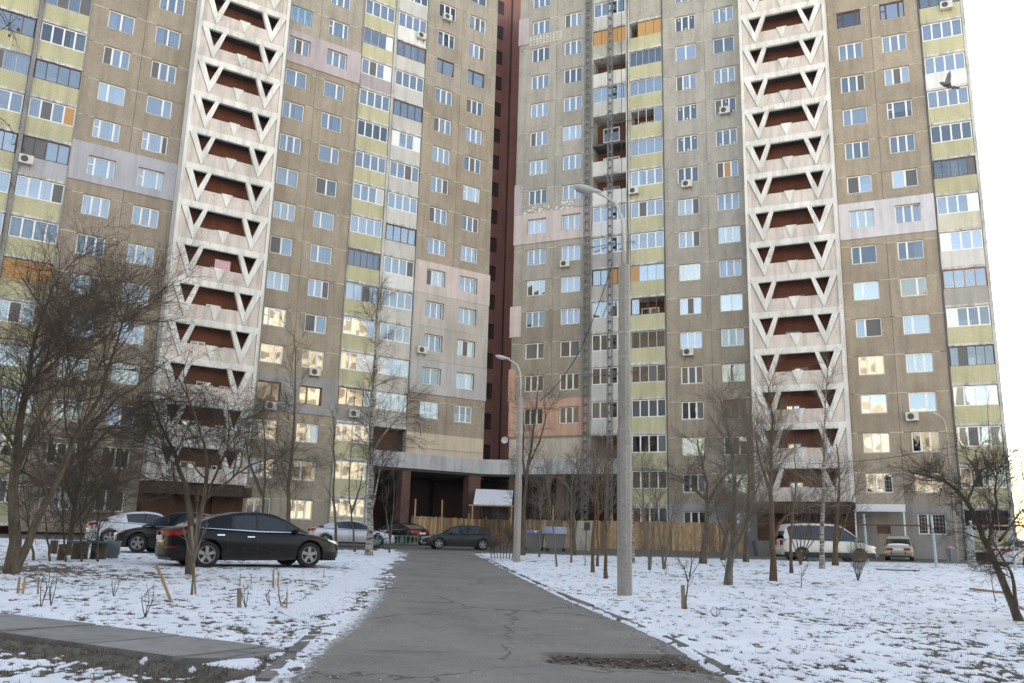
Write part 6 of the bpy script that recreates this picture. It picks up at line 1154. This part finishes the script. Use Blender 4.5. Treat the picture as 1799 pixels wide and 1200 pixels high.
# bird in flight
B = empty('bird', tuple(at(1664, 150, 14.)), 0, 'grey bird flying in front of the upper right balconies', 'bird'); B.scale = (.85,)*3; fm = plain('feathers', (.22, .20, .19), .8, var=.3, scale=30)
bd = MB().tube([(-.15, 0, .02), (-.11, 0, .02), (-.04, 0, .005), (.05, 0, -.005), (.11, 0, -.02), (.15, 0, -.03), (.17, 0, -.032)], [.012, .032, .045, .042, .026, .018, .004], 10)
put('body', bd.mesh('body', fm, True), B, rot=(0, .25, 0)); put('tail', MB().add([(.12, -.02, -.02), (.12, .02, -.02), (.24, .05, -.06), (.24, -.05, -.06), (.12, 0, -.03), (.24, 0, -.068)], [(0, 1, 2, 3), (0, 3, 5, 4), (1, 4, 5, 2)]).mesh('tail', fm), B)
def wing_(sx, up):
    P = [(-.06, .0), (-.02, .14), (.02, .30), (.09, .42), (.10, .30), (.09, .14), (.07, 0)]; V = []; c_, s_ = math.cos(up), math.sin(up)
    for dz in (.006, -.006):
        for x, r in P: V.append((x+r*.2*sx, r*c_*.6, r*s_+dz+.02))
    n = len(P); return MB().add(V, [tuple(range(n)), tuple(reversed(range(n, 2*n)))]+[(i, i+n, (i+1) % n+n, (i+1) % n) for i in range(n)])
put('wing', wing_(.8, 1.15).mesh('wing', fm), B); w2 = wing_(-1.6, -.25); w2.v = [(x, -y, z) for x, y, z in w2.v]; put('wing', w2.mesh('wing', fm), B)
# ================================================================= sunlit blocks across the yard (behind the camera; the windows mirror them)
M['mirrorwin'] = plain('far_windows', (.30, .27, .22), .4)
def mirror_block(cx, cy, ang, L, H, label, col):
    o = empty('apartment_building', (cx, cy, 0), ang, label, 'building')
    m = MB(); nb = int(L/3.2); nf = int(H/2.8)
    put('wall', MB().box(-L/2, L/2, 0, 12, 0, H).mesh('wall', M['plaster']), o, color=col)
    for k in range(nf):
        put('window_row', cached(('wr', nb), lambda: (lambda mm: [mm.box((i-nb/2+.5)*3.2-.8, (i-nb/2+.5)*3.2+.8, -.03, .05, 0, 1.45) for i in range(nb)] and mm)(MB()).mesh('window_row', M['mirrorwin'])), o, (0, 0, 1.2+2.8*k))
mirror_block(67, 7, .70+math.pi, 26, 42, 'sunlit cream block across the yard to the right, behind the viewer', (.84, .77, .63))
mirror_block(-24, -34, math.pi-.25, 34, 34, 'sunlit cream block across the yard, behind the viewer', (.84, .77, .63))
mirror_block(-74, -4, -math.pi+.75+math.pi/2+.2, 60, 46, 'dark grey block added out of view to the left, dims the window reflections', lin(74, 70, 66))  # added block: gives the lower right-wing windows something dim to mirror
hg = MB(); hr = random.Random(4)  # solid dark screen added out of view so the cars mirror something dark
xs_ = np.linspace(-50, 75, 130); V = []; Fc = []
for i, x in enumerate(xs_):
    h = 10+3*hr.random(); V += [(x, -9+hr.uniform(-.5, .5), 0), (x, -9.3+hr.uniform(-.8, .8), h*.6), (x, -10.2+hr.uniform(-.5, .5), h), (x, -12, 0)]
for i in range(len(xs_)-1):
    for j in range(3): a = i*4+j; Fc.append((a, a+1, a+5, a+4))
put('dark_tree_screen', MB().add([(v[0], v[1]+10, v[2]) for v in V], Fc).mesh('dark_tree_screen', plain('tree_screen_dark', (.05, .045, .035), .95, var=.5, scale=4)), None, (0, -10, 0), label='unseen dark tree screen behind the viewer, added to darken the car reflections', cat='trees', kind='stuff')
# ================================================================= thin winter haze
hm = bpy.data.materials.new('winter_haze'); hm.use_nodes = True; t = hm.node_tree; t.nodes.remove(t.nodes['Principled BSDF'])
pv = t.nodes.new('ShaderNodeVolumePrincipled'); pv.inputs['Density'].default_value = .00022; pv.inputs['Color'].default_value = (.9, .92, .95, 1); pv.inputs['Anisotropy'].default_value = .3
t.links.new(pv.outputs[0], [n for n in t.nodes if n.type == 'OUTPUT_MATERIAL'][0].inputs['Volume'])
put('haze', MB().box(-160, 160, -90, 180, -1.0, 64).mesh('haze', hm), kind='stuff')
